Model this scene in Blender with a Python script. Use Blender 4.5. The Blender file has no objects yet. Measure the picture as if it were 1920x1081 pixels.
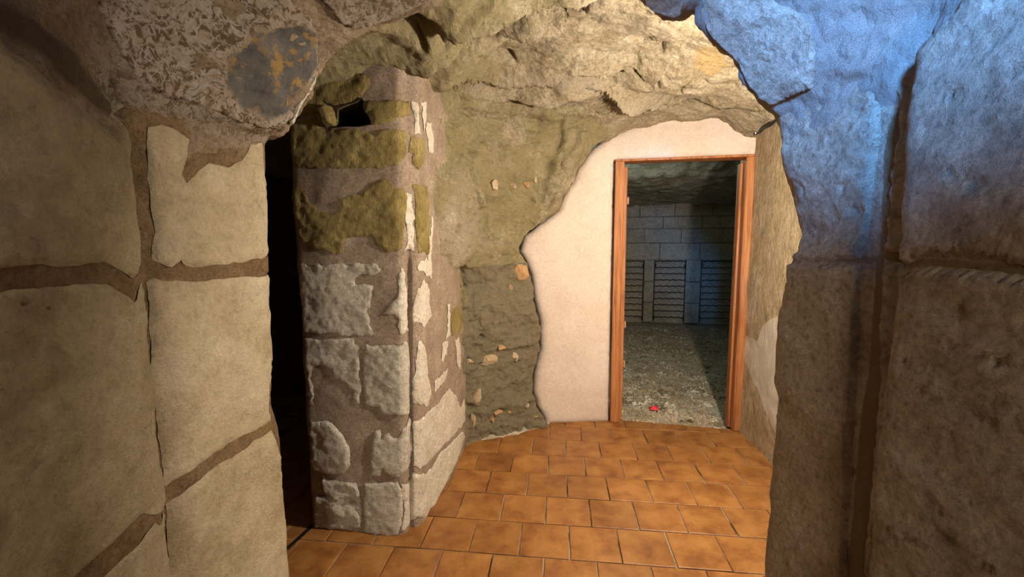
import bpy, math, random
import numpy as np
from mathutils import Vector, Matrix
from mathutils.bvhtree import BVHTree
from mathutils.geometry import delaunay_2d_cdt

# ------------------------------------------------------------------ camera, world, lights, exposure
SC = bpy.context.scene
COL = SC.collection
F, PIT, ROLL, H = 790.0, 0.106, -0.0044, 1.35
CP, SP, CR, SR = math.cos(PIT), math.sin(PIT), math.cos(ROLL), math.sin(ROLL)
CAM = np.array([0.0, 0.0, H])
cam_d = bpy.data.cameras.new('camera')
cam_d.sensor_width = 36.0
cam_d.lens = 36.0 * F / 1920.0
cam_d.clip_start = 0.02
cam = bpy.data.objects.new('camera', cam_d)
COL.objects.link(cam)
r_, u_, b_ = (CR, SR * SP, SR * CP), (-SR, CR * SP, CR * CP), (0, -CP, SP)
cam.matrix_world = Matrix(((r_[0], u_[0], b_[0], 0), (r_[1], u_[1], b_[1], 0), (r_[2], u_[2], b_[2], H), (0, 0, 0, 1)))
SC.camera = cam

world = bpy.data.worlds.new('world'); SC.world = world
world.use_nodes = True
bg = world.node_tree.nodes['Background']
bg.inputs[0].default_value = (0.55, 0.62, 0.8, 1); bg.inputs[1].default_value = 0.02

def light(name, kind, loc, energy, color, size=0.05, target=None, **kw):
    d = bpy.data.lights.new(name, kind)
    d.energy = energy; d.color = color
    if kind == 'AREA':
        d.shape = 'RECTANGLE'; d.size, d.size_y = size
    else:
        d.shadow_soft_size = size
    for k, v in kw.items():
        setattr(d, k, v)
    o = bpy.data.objects.new(name, d); COL.objects.link(o)
    o.location = loc
    if target is not None:
        o.rotation_euler = (Vector(target) - Vector(loc)).to_track_quat('-Z', 'Y').to_euler()
    return o

light('room_lamp', 'POINT', (1.03, 1.378, 1.64), 118, (1.0, 0.86, 0.70), 0.03)
light('stair_daylight', 'SPOT', (-0.12, -0.7, 1.92), 760, (0.13, 0.39, 1.0), 0.10, (0.92, 1.03, 1.95), spot_size=math.radians(38), spot_blend=1.0)
light('front_fill', 'POINT', (0.06, -2.4, 1.75), 175, (1.0, 0.82, 0.62), 0.30)  # added warm fill from behind the camera, not a lamp of the place
light('cellar_lamp', 'POINT', (1.15, 4.05, 2.15), 9.0, (0.72, 1.0, 0.90), 0.05)

SC.view_settings.view_transform = 'Standard'
SC.view_settings.look = 'None'
SC.view_settings.gamma = 1.0
SC.view_settings.use_curve_mapping = False
SC.view_settings.exposure = 0.18

# ------------------------------------------------------------------ helpers
random.seed(7)
RNG = np.random.RandomState(11)

def ray(px, py):
    x, y = (px - 960.0) / F, (540.5 - py) / F
    x, y = CR * x - SR * y, SR * x + CR * y
    return np.array([x, CP + y * SP, -SP + y * CP])

def fl(px, py, z=0.0):
    d = ray(px, py); t = (z - H) / d[2]
    return CAM + d * t

def aty(px, py, Y):
    d = ray(px, py); return CAM + d * (Y / d[1])

def hash3(i, j, k):
    n = (i.astype(np.int64) * 374761393 + j.astype(np.int64) * 668265263 + k.astype(np.int64) * 2147483647 + 1013) & 0xFFFFFFFF
    n = ((n ^ (n >> 13)) * 1274126177) & 0xFFFFFFFF
    n = (n ^ (n >> 16)) & 0xFFFFFFFF
    return n / 4294967295.0 * 2 - 1

def vnoise(P):
    i = np.floor(P).astype(np.int64); f = P - i
    w = f * f * f * (f * (f * 6 - 15) + 10)
    r = 0
    for a in (0, 1):
        wa = w[..., 0] if a else 1 - w[..., 0]
        for b in (0, 1):
            wb = w[..., 1] if b else 1 - w[..., 1]
            for c in (0, 1):
                wc = w[..., 2] if c else 1 - w[..., 2]
                r = r + wa * wb * wc * hash3(i[..., 0] + a, i[..., 1] + b, i[..., 2] + c)
    return r

def fbm(P, s, o=4, off=0.0, lac=2.1, g=0.5):
    P = np.asarray(P, float) * s + off
    r, a = 0, 1.0
    for _ in range(o):
        r = r + a * vnoise(P); P = P * lac + 17.3; a *= g
    return r

def ridged(P, s, o=4, off=0.0):
    P = np.asarray(P, float) * s + off
    r, a = 0, 1.0
    for _ in range(o):
        r = r + a * (1 - 2 * np.abs(vnoise(P))); P = P * 2.1 + 9.1; a *= 0.5
    return r

def sstep(x):
    x = np.clip(x, 0, 1); return x * x * (3 - 2 * x)

def seg_dist(Q, poly, closed=True):
    A = np.asarray(poly, float); B = np.roll(A, -1, 0)
    if not closed:
        A, B = A[:-1], B[:-1]
    best = np.full(len(Q), 1e9)
    for a, b in zip(A, B):
        d = b - a; L = max((d * d).sum(), 1e-12)
        t = np.clip(((Q - a) @ d) / L, 0, 1)
        best = np.minimum(best, ((Q - a - t[:, None] * d) ** 2).sum(1))
    return np.sqrt(best)

def inside(Q, poly):
    A = np.asarray(poly, float); B = np.roll(A, -1, 0)
    c = np.zeros(len(Q), bool)
    for (x1, y1), (x2, y2) in zip(A, B):
        if y1 == y2: continue
        m = (y1 > Q[:, 1]) != (y2 > Q[:, 1])
        c ^= m & (Q[:, 0] < (x2 - x1) * (Q[:, 1] - y1) / (y2 - y1) + x1)
    return c

def densify(poly, step):
    out = []
    n = len(poly)
    for i in range(n):
        a, b = np.asarray(poly[i], float), np.asarray(poly[(i + 1) % n], float)
        k = max(1, int(round(np.linalg.norm(b - a) / step)))
        out += [a + (b - a) * j / k for j in range(k)]
    return np.array(out)

def mesh_obj(name, V, Fc, mat, parent=None, smooth=True, attrs=None):
    me = bpy.data.meshes.new(name)
    me.from_pydata([tuple(v) for v in V], [], [tuple(int(i) for i in f) for f in Fc])
    me.polygons.foreach_set('use_smooth', [smooth] * len(me.polygons))
    for k, a in (attrs or {}).items():
        at = me.attributes.new(k, 'FLOAT', 'POINT'); at.data.foreach_set('value', np.asarray(a, np.float32))
    me.update()
    if mat: me.materials.append(mat)
    o = bpy.data.objects.new(name, me); COL.objects.link(o)
    if parent: o.parent = parent
    return o

def tag(o, label, cat, kind=None, group=None):
    o['label'] = label; o['category'] = cat
    if kind: o['kind'] = kind
    if group: o['group'] = group
    return o

class Surf:
    """a gridded surface P[u, v]; U, V in metres (approximately)"""
    def __init__(self, P, ref, wav=None):
        self.P = P
        self.nu, self.nv = P.shape[:2]
        self.LU = np.linalg.norm(np.diff(P, axis=0), axis=2).sum(0).mean()
        self.LV = np.linalg.norm(np.diff(P, axis=1), axis=2).sum(1).mean()
        self._normals(ref)
        if wav is not None:
            self.P = P + self.N * wav(P)[..., None]
            self._normals(ref)
        V = self.P.reshape(-1, 3)
        i, j = np.meshgrid(np.arange(self.nu - 1), np.arange(self.nv - 1), indexing='ij')
        a = (i * self.nv + j).ravel()
        self.quads = np.stack([a, a + self.nv, a + self.nv + 1, a + 1], 1)
        tris = []
        for q in self.quads:
            tris.append((int(q[0]), int(q[1]), int(q[2]))); tris.append((int(q[0]), int(q[2]), int(q[3])))
        self.tris = tris
        self.bvh = BVHTree.FromPolygons([tuple(v) for v in V], tris, all_triangles=True)
    def _normals(self, ref):
        du = np.gradient(self.P, axis=0); dv = np.gradient(self.P, axis=1)
        n = np.cross(du, dv); n /= np.linalg.norm(n, axis=2)[..., None] + 1e-12
        if np.median(((np.asarray(ref) - self.P) * n).sum(2)) < 0: n = -n
        for _ in range(2):
            m = n.copy()
            m[1:-1, 1:-1] = (n[1:-1, 1:-1] * 2 + n[:-2, 1:-1] + n[2:, 1:-1] + n[1:-1, :-2] + n[1:-1, 2:])
            n = m / (np.linalg.norm(m, axis=2)[..., None] + 1e-12)
        self.N = n
    def uv_of(self, px, py):
        d = Vector(ray(px, py)).normalized()
        o = Vector(CAM)
        loc, nor, idx, dist = self.bvh.ray_cast(o, d, 50)
        if loc is None:
            loc, nor, idx, dist = self.bvh.find_nearest(o + d * self._guess(d))
        t = self.tris[idx]; V = self.P.reshape(-1, 3)
        A, B, C = V[t[0]], V[t[1]], V[t[2]]; p = np.array(loc)
        m = np.stack([B - A, C - A], 1)
        w, *_ = np.linalg.lstsq(m, p - A, rcond=None)
        ij = np.array([divmod(k, self.nv) for k in t], float)
        q = ij[0] * (1 - w.sum()) + ij[1] * w[0] + ij[2] * w[1]
        return np.array([q[0] / (self.nu - 1) * self.LU, q[1] / (self.nv - 1) * self.LV])
    def _guess(self, d):
        V = self.P.reshape(-1, 3) - CAM; dd = np.array(d)
        t = V @ dd; perp = ((V - t[:, None] * dd) ** 2).sum(1)
        perp[t < 0] = 1e9
        return float(t[perp.argmin()])
    def uvs(self, pts):
        return np.array([self.uv_of(*p) for p in pts])
    def ev(self, Q, A=None):
        A = self.P if A is None else A
        x = np.clip(Q[:, 0] / self.LU * (self.nu - 1), 0, self.nu - 1.0001)
        y = np.clip(Q[:, 1] / self.LV * (self.nv - 1), 0, self.nv - 1.0001)
        i, j = x.astype(int), y.astype(int); fx, fy = (x - i)[:, None], (y - j)[:, None]
        return A[i, j] * (1 - fx) * (1 - fy) + A[i + 1, j] * fx * (1 - fy) + A[i, j + 1] * (1 - fx) * fy + A[i + 1, j + 1] * fx * fy
    def nrm(self, Q):
        n = self.ev(Q, self.N); return n / (np.linalg.norm(n, axis=1)[:, None] + 1e-12)
    def at(self, px, py, lift=0.0):
        q = self.uv_of(px, py)[None]
        return (self.ev(q) + self.nrm(q) * lift)[0]

def sheet(name, s, mat, parent=None, h=None, cut=None, attrs=None, sub=1):
    """the whole surface as a mesh, h(P, Q) displaces along the normal"""
    nu, nv = (s.nu - 1) * sub + 1, (s.nv - 1) * sub + 1
    U, V = np.meshgrid(np.linspace(0, s.LU, nu), np.linspace(0, s.LV, nv), indexing='ij')
    Q = np.stack([U.ravel(), V.ravel()], 1)
    P = s.ev(Q); n = s.nrm(Q)
    if h is not None:
        P = P + n * h(P, Q)[:, None]
    i, j = np.meshgrid(np.arange(nu - 1), np.arange(nv - 1), indexing='ij')
    a = (i * nv + j).ravel()
    quads = np.stack([a, a + nv, a + nv + 1, a + 1], 1)
    if cut is not None:
        c = Q[quads].mean(1)
        quads = quads[~inside(c, cut)]
    at = {k: f(P, Q) for k, f in (attrs or {}).items()}
    return mesh_obj(name, P, quads, mat, parent, True, at)

def patch(name, s, mat, parent=None, px=None, uv=None, holes=(), res=0.012, proud=0.008, bevel=0.016, edge=-0.006,
          jag=0.004, relief=None, skirt=0.0, attrs=None, hole_skirt=0.0):
    """a piece with a traced outline on surface s: raised face, rounded border"""
    poly = s.uvs(px) if px is not None else np.asarray(uv, float)
    def rag(pl, seed):
        pl = densify(pl, res * 0.9)
        if jag:
            Q3 = np.c_[pl, np.full(len(pl), seed)]
            pl = pl + np.stack([fbm(Q3, 28, 3), fbm(Q3, 28, 3, 50)], 1) * jag
        return pl
    seed = RNG.rand() * 50
    B = rag(poly, seed)
    HB = [rag(np.asarray(h_, float), seed + 3) for h_ in holes]
    lo, hi = B.min(0), B.max(0)
    gx, gy = np.meshgrid(np.arange(lo[0], hi[0], res), np.arange(lo[1], hi[1], res), indexing='ij')
    G = np.stack([gx.ravel(), gy.ravel()], 1)
    G[:, 0] += ((np.round((G[:, 1] - lo[1]) / res).astype(int) % 2) * 0.5) * res
    G = G + (RNG.rand(*G.shape) - 0.5) * res * 0.3
    m = inside(G, B)
    for hb in HB: m &= ~inside(G, hb)
    G = G[m]
    d = seg_dist(G, B)
    for hb in HB: d = np.minimum(d, seg_dist(G, hb))
    k = d > res * 0.45
    G, d = G[k], d[k]
    pts = [B] + HB + [G]
    edges, n0 = [], 0
    for L in [B] + HB:
        n = len(L); edges += [(n0 + i, n0 + (i + 1) % n) for i in range(n)]; n0 += n
    Q = np.concatenate(pts)
    res_ = delaunay_2d_cdt([Vector(q) for q in Q], edges, [], 0, 1e-6)
    Q = np.array([tuple(v) for v in res_[0]]); T = np.array(res_[2])
    c = Q[T].mean(1)
    ok = inside(c, B)
    for hb in HB: ok &= ~inside(c, hb)
    T = T[ok]
    d = seg_dist(Q, B)
    for hb in HB: d = np.minimum(d, seg_dist(Q, hb))
    P = s.ev(Q); N = s.nrm(Q)
    t = np.clip(d / bevel, 0, 1)
    hgt = edge + (proud - edge) * np.sqrt(np.clip(1 - (1 - t) ** 2, 0, 1))
    if relief is not None:
        hgt = hgt + relief(P) * (0.35 + 0.65 * t)
    P2 = P + N * hgt[:, None]
    # orient faces along N
    a, b, c_ = P2[T[:, 0]], P2[T[:, 1]], P2[T[:, 2]]
    fn = np.cross(b - a, c_ - a); flip = (fn * N[T[:, 0]]).sum(1) < 0
    T[flip] = T[flip][:, ::-1]
    V, Fc = list(P2), [tuple(f) for f in T]
    at = {k_: f(P2, Q) for k_, f in (attrs or {}).items()}
    if skirt:
        cnt = {}
        for f in T:
            for e in ((f[0], f[1]), (f[1], f[2]), (f[2], f[0])):
                cnt[e] = 1
        bd = [e for e in cnt if (e[1], e[0]) not in cnt]
        mp = {}
        for e in bd:
            for i in e:
                if i not in mp:
                    mp[i] = len(V); V.append(P2[i] - N[i] * skirt)
        Fc += [(e[1], e[0], mp[e[0]], mp[e[1]]) for e in bd]
        for k_ in at:
            at[k_] = np.concatenate([at[k_], at[k_][list(mp.keys())]])
    return mesh_obj(name, np.array(V), Fc, mat, parent, True, at)

def resample(pts, n):
    pts = np.asarray(pts, float)
    L = np.r_[0, np.cumsum(np.linalg.norm(np.diff(pts, axis=0), axis=1))]
    t = np.linspace(0, L[-1], n)
    return np.stack([np.interp(t, L, pts[:, k]) for k in range(pts.shape[1])], 1)

def smooth1(P, it):
    P = P.copy()
    for _ in range(it):
        P[1:-1] = (P[:-2] + 2 * P[1:-1] + P[2:]) / 4
    return P

def wall_surf(levels, ztop, ref, step=0.02, wav=None, sm=1, tuck=0.0):
    """levels: [(z, plan points)] with equal counts; ztop: height or list per plan point"""
    n = len(levels[0][1])
    base = np.asarray(levels[0][1], float)
    L = np.r_[0, np.cumsum(np.linalg.norm(np.diff(base, axis=0), axis=1))]
    nu = int(L[-1] / step) + 2
    t = np.linspace(0, L[-1], nu)
    zs = np.array([l[0] for l in levels], float)
    plans = np.array([[np.interp(t, L, np.asarray(l[1], float)[:, k]) for k in (0, 1)] for l in levels])  # nl,2,nu
    plans = np.transpose(plans, (0, 2, 1))
    plans = np.stack([smooth1(p, sm) for p in plans])
    zt = np.interp(t, L, ztop) if np.ndim(ztop) else np.full(nu, ztop)
    nv = int(zt.max() / step) + 2
    P = np.zeros((nu, nv, 3))
    for i in range(nu):
        z = np.linspace(-0.02, zt[i], nv)
        P[i, :, 0] = np.interp(z, zs, plans[:, i, 0]); P[i, :, 1] = np.interp(z, zs, plans[:, i, 1]); P[i, :, 2] = z
        P[i, :, 0] += tuck * sstep((z - zt[i] + 0.07) / 0.07)
    return Surf(P, ref, wav)

def box_bm(name, x0, x1, y0, y1, z0, z1, mat, parent=None, bev=0.004, M=None):
    V, Fc = bevel_box(x0, x1, y0, y1, z0, z1, bev)
    V = np.array(V)
    if M is not None:
        V = V @ M[0].T + M[1]
    return mesh_obj(name, V, Fc, mat, parent, False)

def bevel_box(x0, x1, y0, y1, z0, z1, b):
    V, Fc = [], []
    idx = {}
    for sx in (0, 1):
        for sy in (0, 1):
            for sz in (0, 1):
                X, Y, Z = (x0, x1)[sx], (y0, y1)[sy], (z0, z1)[sz]
                dx, dy, dz = (b, -b)[sx], (b, -b)[sy], (b, -b)[sz]
                for a, p in (('x', (X, Y + dy, Z + dz)), ('y', (X + dx, Y, Z + dz)), ('z', (X + dx, Y + dy, Z))):
                    idx[(sx, sy, sz, a)] = len(V); V.append(p)
    def f(*k): Fc.append([idx[q] for q in k])
    for s in (0, 1):
        o = 1 if s else -1
        def fo(l): Fc.append([idx[q] for q in (l if o > 0 else l[::-1])])
        fo([(s, 0, 0, 'x'), (s, 1, 0, 'x'), (s, 1, 1, 'x'), (s, 0, 1, 'x')])
        fo([(0, s, 0, 'y'), (0, s, 1, 'y'), (1, s, 1, 'y'), (1, s, 0, 'y')])
        fo([(0, 0, s, 'z'), (1, 0, s, 'z'), (1, 1, s, 'z'), (0, 1, s, 'z')])
    for a in (0, 1):
        for c in (0, 1):
            f((a, c, 0, 'x'), (a, c, 0, 'y'), (a, c, 1, 'y'), (a, c, 1, 'x'))
            f((a, 0, c, 'x'), (a, 0, c, 'z'), (a, 1, c, 'z'), (a, 1, c, 'x'))
            f((0, a, c, 'y'), (0, a, c, 'z'), (1, a, c, 'z'), (1, a, c, 'y'))
    for sx in (0, 1):
        for sy in (0, 1):
            for sz in (0, 1):
                f((sx, sy, sz, 'x'), (sx, sy, sz, 'y'), (sx, sy, sz, 'z'))
    return V, Fc

def tube(name, pts, r, mat, parent=None, n=8, smooth=True):
    pts = np.asarray(pts, float); V, Fc = [], []
    for i, p in enumerate(pts):
        d = pts[min(i + 1, len(pts) - 1)] - pts[max(i - 1, 0)]; d /= np.linalg.norm(d)
        a = np.cross(d, (0, 0, 1.0)) if abs(d[2]) < 0.9 else np.cross(d, (1.0, 0, 0)); a /= np.linalg.norm(a); b = np.cross(d, a)
        V += [p + r * (math.cos(2 * math.pi * k / n) * a + math.sin(2 * math.pi * k / n) * b) for k in range(n)]
    for i in range(len(pts) - 1):
        for k in range(n):
            Fc.append((i * n + k, i * n + (k + 1) % n, (i + 1) * n + (k + 1) % n, (i + 1) * n + k))
    Fc.append(tuple(range(n))[::-1]); Fc.append(tuple((len(pts) - 1) * n + k for k in range(n)))
    return mesh_obj(name, V, Fc, mat, parent, smooth)

def pebble(name, c, size, mat, parent=None, seed=0, n=2, flat=(1, 1, 1), axes=None):
    import bmesh
    bm = bmesh.new(); bmesh.ops.create_icosphere(bm, subdivisions=n, radius=1.0)
    V = np.array([v.co[:] for v in bm.verts]); Fc = [[v.index for v in f.verts] for f in bm.faces]; bm.free()
    V = V * (1 + 0.22 * fbm(V, 1.3, 3, seed * 7.7)[:, None])
    # flatten a few random planes so that it looks broken
    rr = np.random.RandomState(seed)
    for _ in range(9):
        nn = rr.normal(size=3); nn /= np.linalg.norm(nn); dd = V @ nn; k = dd > 0.6
        V[k] -= nn * (dd[k] - 0.6)[:, None]
    V = V * np.asarray(flat) * size
    if axes is not None: V = V @ np.asarray(axes)
    return mesh_obj(name, V + np.asarray(c), Fc, mat, parent, False)

# ------------------------------------------------------------------ materials
class NT:
    def __init__(self, name, rough=0.9, spec=0.2):
        self.m = bpy.data.materials.new(name); self.m.use_nodes = True
        self.t = self.m.node_tree; self.b = self.t.nodes['Principled BSDF']
        self.b.inputs['Roughness'].default_value = rough
        self.b.inputs['Specular IOR Level'].default_value = spec
        self.tc = self.n('ShaderNodeTexCoord')
        self.co = self.tc.outputs['Object']
    def n(self, t, **k):
        x = self.t.nodes.new(t)
        for a, b in k.items(): setattr(x, a, b)
        return x
    def l(self, a, b): self.t.links.new(a, b)
    def noise(self, s, d=6, r=0.6, co=None, dist=0.0):
        x = self.n('ShaderNodeTexNoise'); x.inputs['Scale'].default_value = s; x.inputs['Detail'].default_value = d
        x.inputs['Roughness'].default_value = r; x.inputs['Distortion'].default_value = dist
        self.l(co or self.co, x.inputs['Vector']); return x.outputs['Fac']
    def voro(self, s, co=None, feature='F1', rnd=1.0):
        x = self.n('ShaderNodeTexVoronoi', feature=feature); x.inputs['Scale'].default_value = s
        x.inputs['Randomness'].default_value = rnd
        self.l(co or self.co, x.inputs['Vector']); return x
    def ramp(self, f, stops, interp='LINEAR'):
        x = self.n('ShaderNodeValToRGB'); cr = x.color_ramp; cr.interpolation = interp
        while len(cr.elements) < len(stops): cr.elements.new(0.5)
        for e, (p, c) in zip(cr.elements, stops):
            e.position = p; e.color = (*c, 1) if len(c) == 3 else c
        self.l(f, x.inputs[0]); return x.outputs[0]
    def ss(self, f, a, b):
        x = self.n('ShaderNodeMapRange', interpolation_type='SMOOTHSTEP'); self.l(f, x.inputs[0])
        x.inputs[1].default_value = a; x.inputs[2].default_value = b; return x.outputs[0]
    def math(self, op, a, b):
        x = self.n('ShaderNodeMath', operation=op)
        for i, v in enumerate((a, b)):
            if isinstance(v, (int, float)): x.inputs[i].default_value = v
            else: self.l(v, x.inputs[i])
        return x.outputs[0]
    def mix(self, f, a, b, mode='MIX'):
        x = self.n('ShaderNodeMix', data_type='RGBA', blend_type=mode)
        if isinstance(f, (int, float)): x.inputs[0].default_value = f
        else: self.l(f, x.inputs[0])
        for i, v in ((6, a), (7, b)):
            if isinstance(v, tuple): x.inputs[i].default_value = (*v, 1)
            else: self.l(v, x.inputs[i])
        return x.outputs[2]
    def attr(self, name):
        x = self.n('ShaderNodeAttribute', attribute_name=name); return x.outputs['Fac']
    def color(self, c): self.l(c, self.b.inputs['Base Color'])
    def bump(self, f, dist, strength=1.0, prev=None):
        x = self.n('ShaderNodeBump'); x.inputs['Strength'].default_value = strength; x.inputs['Distance'].default_value = dist
        self.l(f, x.inputs['Height'])
        if prev is not None: self.l(prev, x.inputs['Normal'])
        self.l(x.outputs[0], self.b.inputs['Normal']); return x.outputs[0]

def m_stone(name, c0, c1, c2, sc=6.0, pit=0.5, grain=90, bump=0.006, extra=None, streak=None, rough=0.92, det=1.0):
    k = NT(name, rough)
    co = k.co
    if streak:
        mp = k.n('ShaderNodeMapping'); mp.inputs['Scale'].default_value = streak; k.l(k.co, mp.inputs['Vector']); co = mp.outputs[0]
    n1 = k.noise(sc, 7, 0.62)
    col = k.ramp(n1, [(0.30, c0), (0.52, c1), (0.72, c2)])
    n2 = k.noise(grain, 4, 0.7, co)
    col = k.mix(0.5 * max(det, 0.5), col, k.ramp(n2, [(0.3, (0.30, 0.28, 0.25)), (0.7, (0.82, 0.81, 0.79))]), 'OVERLAY')
    n3 = k.noise(sc * 7.0, 6, 0.72, co)
    col = k.mix(0.7 * det, col, k.ramp(n3, [(0.32, (0.52, 0.49, 0.44)), (0.50, (1.0, 0.99, 0.98)), (0.70, (1.32, 1.31, 1.29))]), 'MULTIPLY')
    spk = k.ss(k.noise(sc * 11.0, 3, 0.6), 0.66, 0.72)
    col = k.mix(k.math('MULTIPLY', spk, min(1.0, pit * 1.3) * det), col, tuple(0.4 * v for v in c0))
    pits = k.ss(k.noise(sc * 4.2, 5, 0.75, co), 0.60, 0.70)
    col = k.mix(k.math('MULTIPLY', pits, pit), col, tuple(0.45 * v for v in c0))
    if extra: col = extra(k, col)
    k.color(col)
    b = k.bump(k.noise(sc * 3.5, 9, 0.74, co), bump * 3.0)
    b = k.bump(n2, bump * 0.8, 1.0, b)
    return k.m

def overlay(name, ca, cb, scale=14, amp=0.7, lo=0.42, hi=0.58, op=1.0):
    def f(k, col):
        a = k.attr(name)
        n = k.noise(scale, 6, 0.65)
        v = k.math('ADD', a, k.math('MULTIPLY', k.math('SUBTRACT', n, 0.5), amp))
        fac = k.ss(v, lo, hi)
        if op < 1: fac = k.math('MULTIPLY', fac, op)
        return k.mix(fac, col, k.mix(k.noise(scale * 0.8, 5, 0.6), ca, cb))
    return f

def chain(*fs):
    def g(k, c):
        for f in fs: c = f(k, c)
        return c
    return g

def crust(k, col):
    """pale vermiculated crust with brown bare spots"""
    wn = k.n('ShaderNodeTexNoise'); wn.inputs['Scale'].default_value = 9; wn.inputs['Detail'].default_value = 3; k.l(k.co, wn.inputs['Vector'])
    ad = k.n('ShaderNodeVectorMath', operation='MULTIPLY_ADD'); k.l(wn.outputs['Color'], ad.inputs[0])
    ad.inputs[1].default_value = (0.05, 0.05, 0.05); k.l(k.co, ad.inputs[2])
    v = k.noise(34, 2, 0.5, ad.outputs[0], 1.0)
    worm = k.ss(k.math('ABSOLUTE', k.math('SUBTRACT', v, 0.5), 0.0), 0.045, 0.015)
    v2 = k.noise(60, 5, 0.65, ad.outputs[0], 0.4)
    mid = k.mix(k.ss(v2, 0.43, 0.55), (0.16, 0.105, 0.055), (0.42, 0.34, 0.26))
    pale = k.mix(k.math('MULTIPLY', worm, 0.75), mid, (0.50, 0.44, 0.38))
    vr = k.voro(6.5, ad.outputs[0])
    spots = k.math('MULTIPLY', k.ss(vr.outputs['Distance'], 0.30, 0.20), k.ss(k.noise(3.5, 2), 0.45, 0.55))
    big = k.math('MAXIMUM', spots, k.ss(k.noise(9, 4, 0.55), 0.60, 0.66))
    pale = k.mix(k.math('MULTIPLY', big, 0.8), pale, (0.095, 0.065, 0.033))
    return k.mix(k.attr('crust'), col, pale)

def lichen(k, col):
    n = k.noise(30, 4, 0.6); b = k.noise(8, 3, 0.6)
    g = k.ramp(k.noise(14, 5, 0.65), [(0.35, (0.085, 0.082, 0.078)), (0.65, (0.20, 0.185, 0.16))])
    g = k.mix(k.math('MULTIPLY', k.ss(n, 0.52, 0.60), k.ss(b, 0.36, 0.50)), g, (0.38, 0.24, 0.085))
    f = k.ss(k.math('ADD', k.attr('lichen'), k.math('MULTIPLY', k.math('SUBTRACT', k.noise(20, 5, 0.7), 0.5), 1.3)), 0.35, 0.75)
    return k.mix(f, col, g)
LIME = m_stone('limestone_block', (0.36, 0.29, 0.17), (0.50, 0.42, 0.28), (0.60, 0.52, 0.38), 5, 0.35, 110, 0.005, det=0.45)
LIME_A = m_stone('limestone_rough', (0.33, 0.27, 0.15), (0.46, 0.385, 0.235), (0.54, 0.465, 0.32), 4.5, 0.4, 120, 0.006, det=0.45)
MORT = m_stone('sandy_mortar', (0.20, 0.13, 0.065), (0.28, 0.19, 0.10), (0.36, 0.26, 0.15), 12, 0.5, 160, 0.007)
MORT_P = m_stone('mauve_mortar', (0.31, 0.24, 0.185), (0.385, 0.305, 0.24), (0.47, 0.39, 0.315), 10, 0.35, 170, 0.005)
ARCH = m_stone('arch_render', (0.27, 0.20, 0.125), (0.37, 0.285, 0.19), (0.46, 0.37, 0.26), 9, 0.5, 140, 0.010,
               extra=chain(crust, overlay('bare', (0.38, 0.33, 0.28), (0.50, 0.445, 0.385), 30, 0.6), overlay('damp', (0.10, 0.075, 0.04), (0.17, 0.125, 0.07), 14, 0.7, 0.3, 0.8, 0.85)))  # last overlay: brown-green algae stain with groove shade painted into it
CRUST = m_stone('crusted_stone', (0.26, 0.20, 0.13), (0.37, 0.30, 0.21), (0.47, 0.39, 0.29), 8, 0.4, 130, 0.006,
                extra=chain(crust, lichen))
WHITE = m_stone('white_stone', (0.62, 0.565, 0.47), (0.76, 0.705, 0.60), (0.84, 0.79, 0.69), 9, 0.35, 120, 0.008)
CHALK = m_stone('chalk_edge', (0.73, 0.66, 0.54), (0.84, 0.78, 0.66), (0.90, 0.85, 0.75), 10, 0.25, 130, 0.006)
OLIVE = m_stone('mossy_stone', (0.26, 0.20, 0.072), (0.375, 0.30, 0.12), (0.48, 0.40, 0.185), 8, 0.4, 120, 0.008, streak=(1.6, 1.6, 0.6))
PLAS_R = m_stone('grey_wall', (0.41, 0.34, 0.265), (0.52, 0.445, 0.355), (0.60, 0.525, 0.435), 8, 0.45, 75, 0.009,
                 extra=overlay('sand', (0.28, 0.20, 0.11), (0.36, 0.27, 0.17), 20, 0.5))
ROCK = m_stone('cave_rock', (0.35, 0.295, 0.19), (0.52, 0.45, 0.325), (0.66, 0.59, 0.455), 6, 0.6, 70, 0.016,
               extra=chain(overlay('moss', (0.23, 0.19, 0.075), (0.50, 0.43, 0.235), 9, 1.7, 0.25, 0.90, 0.8),
                           overlay('pale', (0.50, 0.425, 0.31), (0.60, 0.52, 0.40), 9, 1.4, 0.35, 0.95, 0.8),
                           overlay('cob', (0.24, 0.205, 0.125), (0.38, 0.335, 0.225), 16, 0.4),
                           overlay('ochre', (0.52, 0.33, 0.11), (0.62, 0.46, 0.22), 12, 1.3, 0.4, 0.9, 0.7)))
PLASTER = m_stone('pink_plaster', (0.54, 0.455, 0.395), (0.60, 0.52, 0.46), (0.65, 0.575, 0.515), 2.5, 0.02, 60, 0.0012, det=0.12)
FARW = m_stone('limed_wall', (0.36, 0.285, 0.17), (0.46, 0.375, 0.25), (0.54, 0.455, 0.33), 5, 0.35, 90, 0.007, streak=(1, 1, 0.4),
               extra=overlay('white', (0.63, 0.56, 0.46), (0.72, 0.66, 0.57), 9, 0.4))
CELL = m_stone('cellar_stone', (0.34, 0.315, 0.26), (0.42, 0.395, 0.33), (0.50, 0.475, 0.40), 4, 0.3, 60, 0.006)
CELLROCK = m_stone('cellar_rock', (0.30, 0.30, 0.24), (0.46, 0.46, 0.39), (0.60, 0.60, 0.52), 4, 0.4, 60, 0.012)
FRAG = m_stone('stone_fragment', (0.45, 0.34, 0.21), (0.58, 0.46, 0.31), (0.68, 0.57, 0.42), 14, 0.3, 90, 0.005)
FRAG_O = m_stone('orange_fragment', (0.48, 0.27, 0.12), (0.60, 0.38, 0.20), (0.66, 0.50, 0.34), 16, 0.3, 90, 0.005)
FILLET = m_stone('grey_fillet', (0.42, 0.38, 0.31), (0.52, 0.48, 0.40), (0.60, 0.56, 0.48), 9, 0.2, 90, 0.004)

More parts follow.
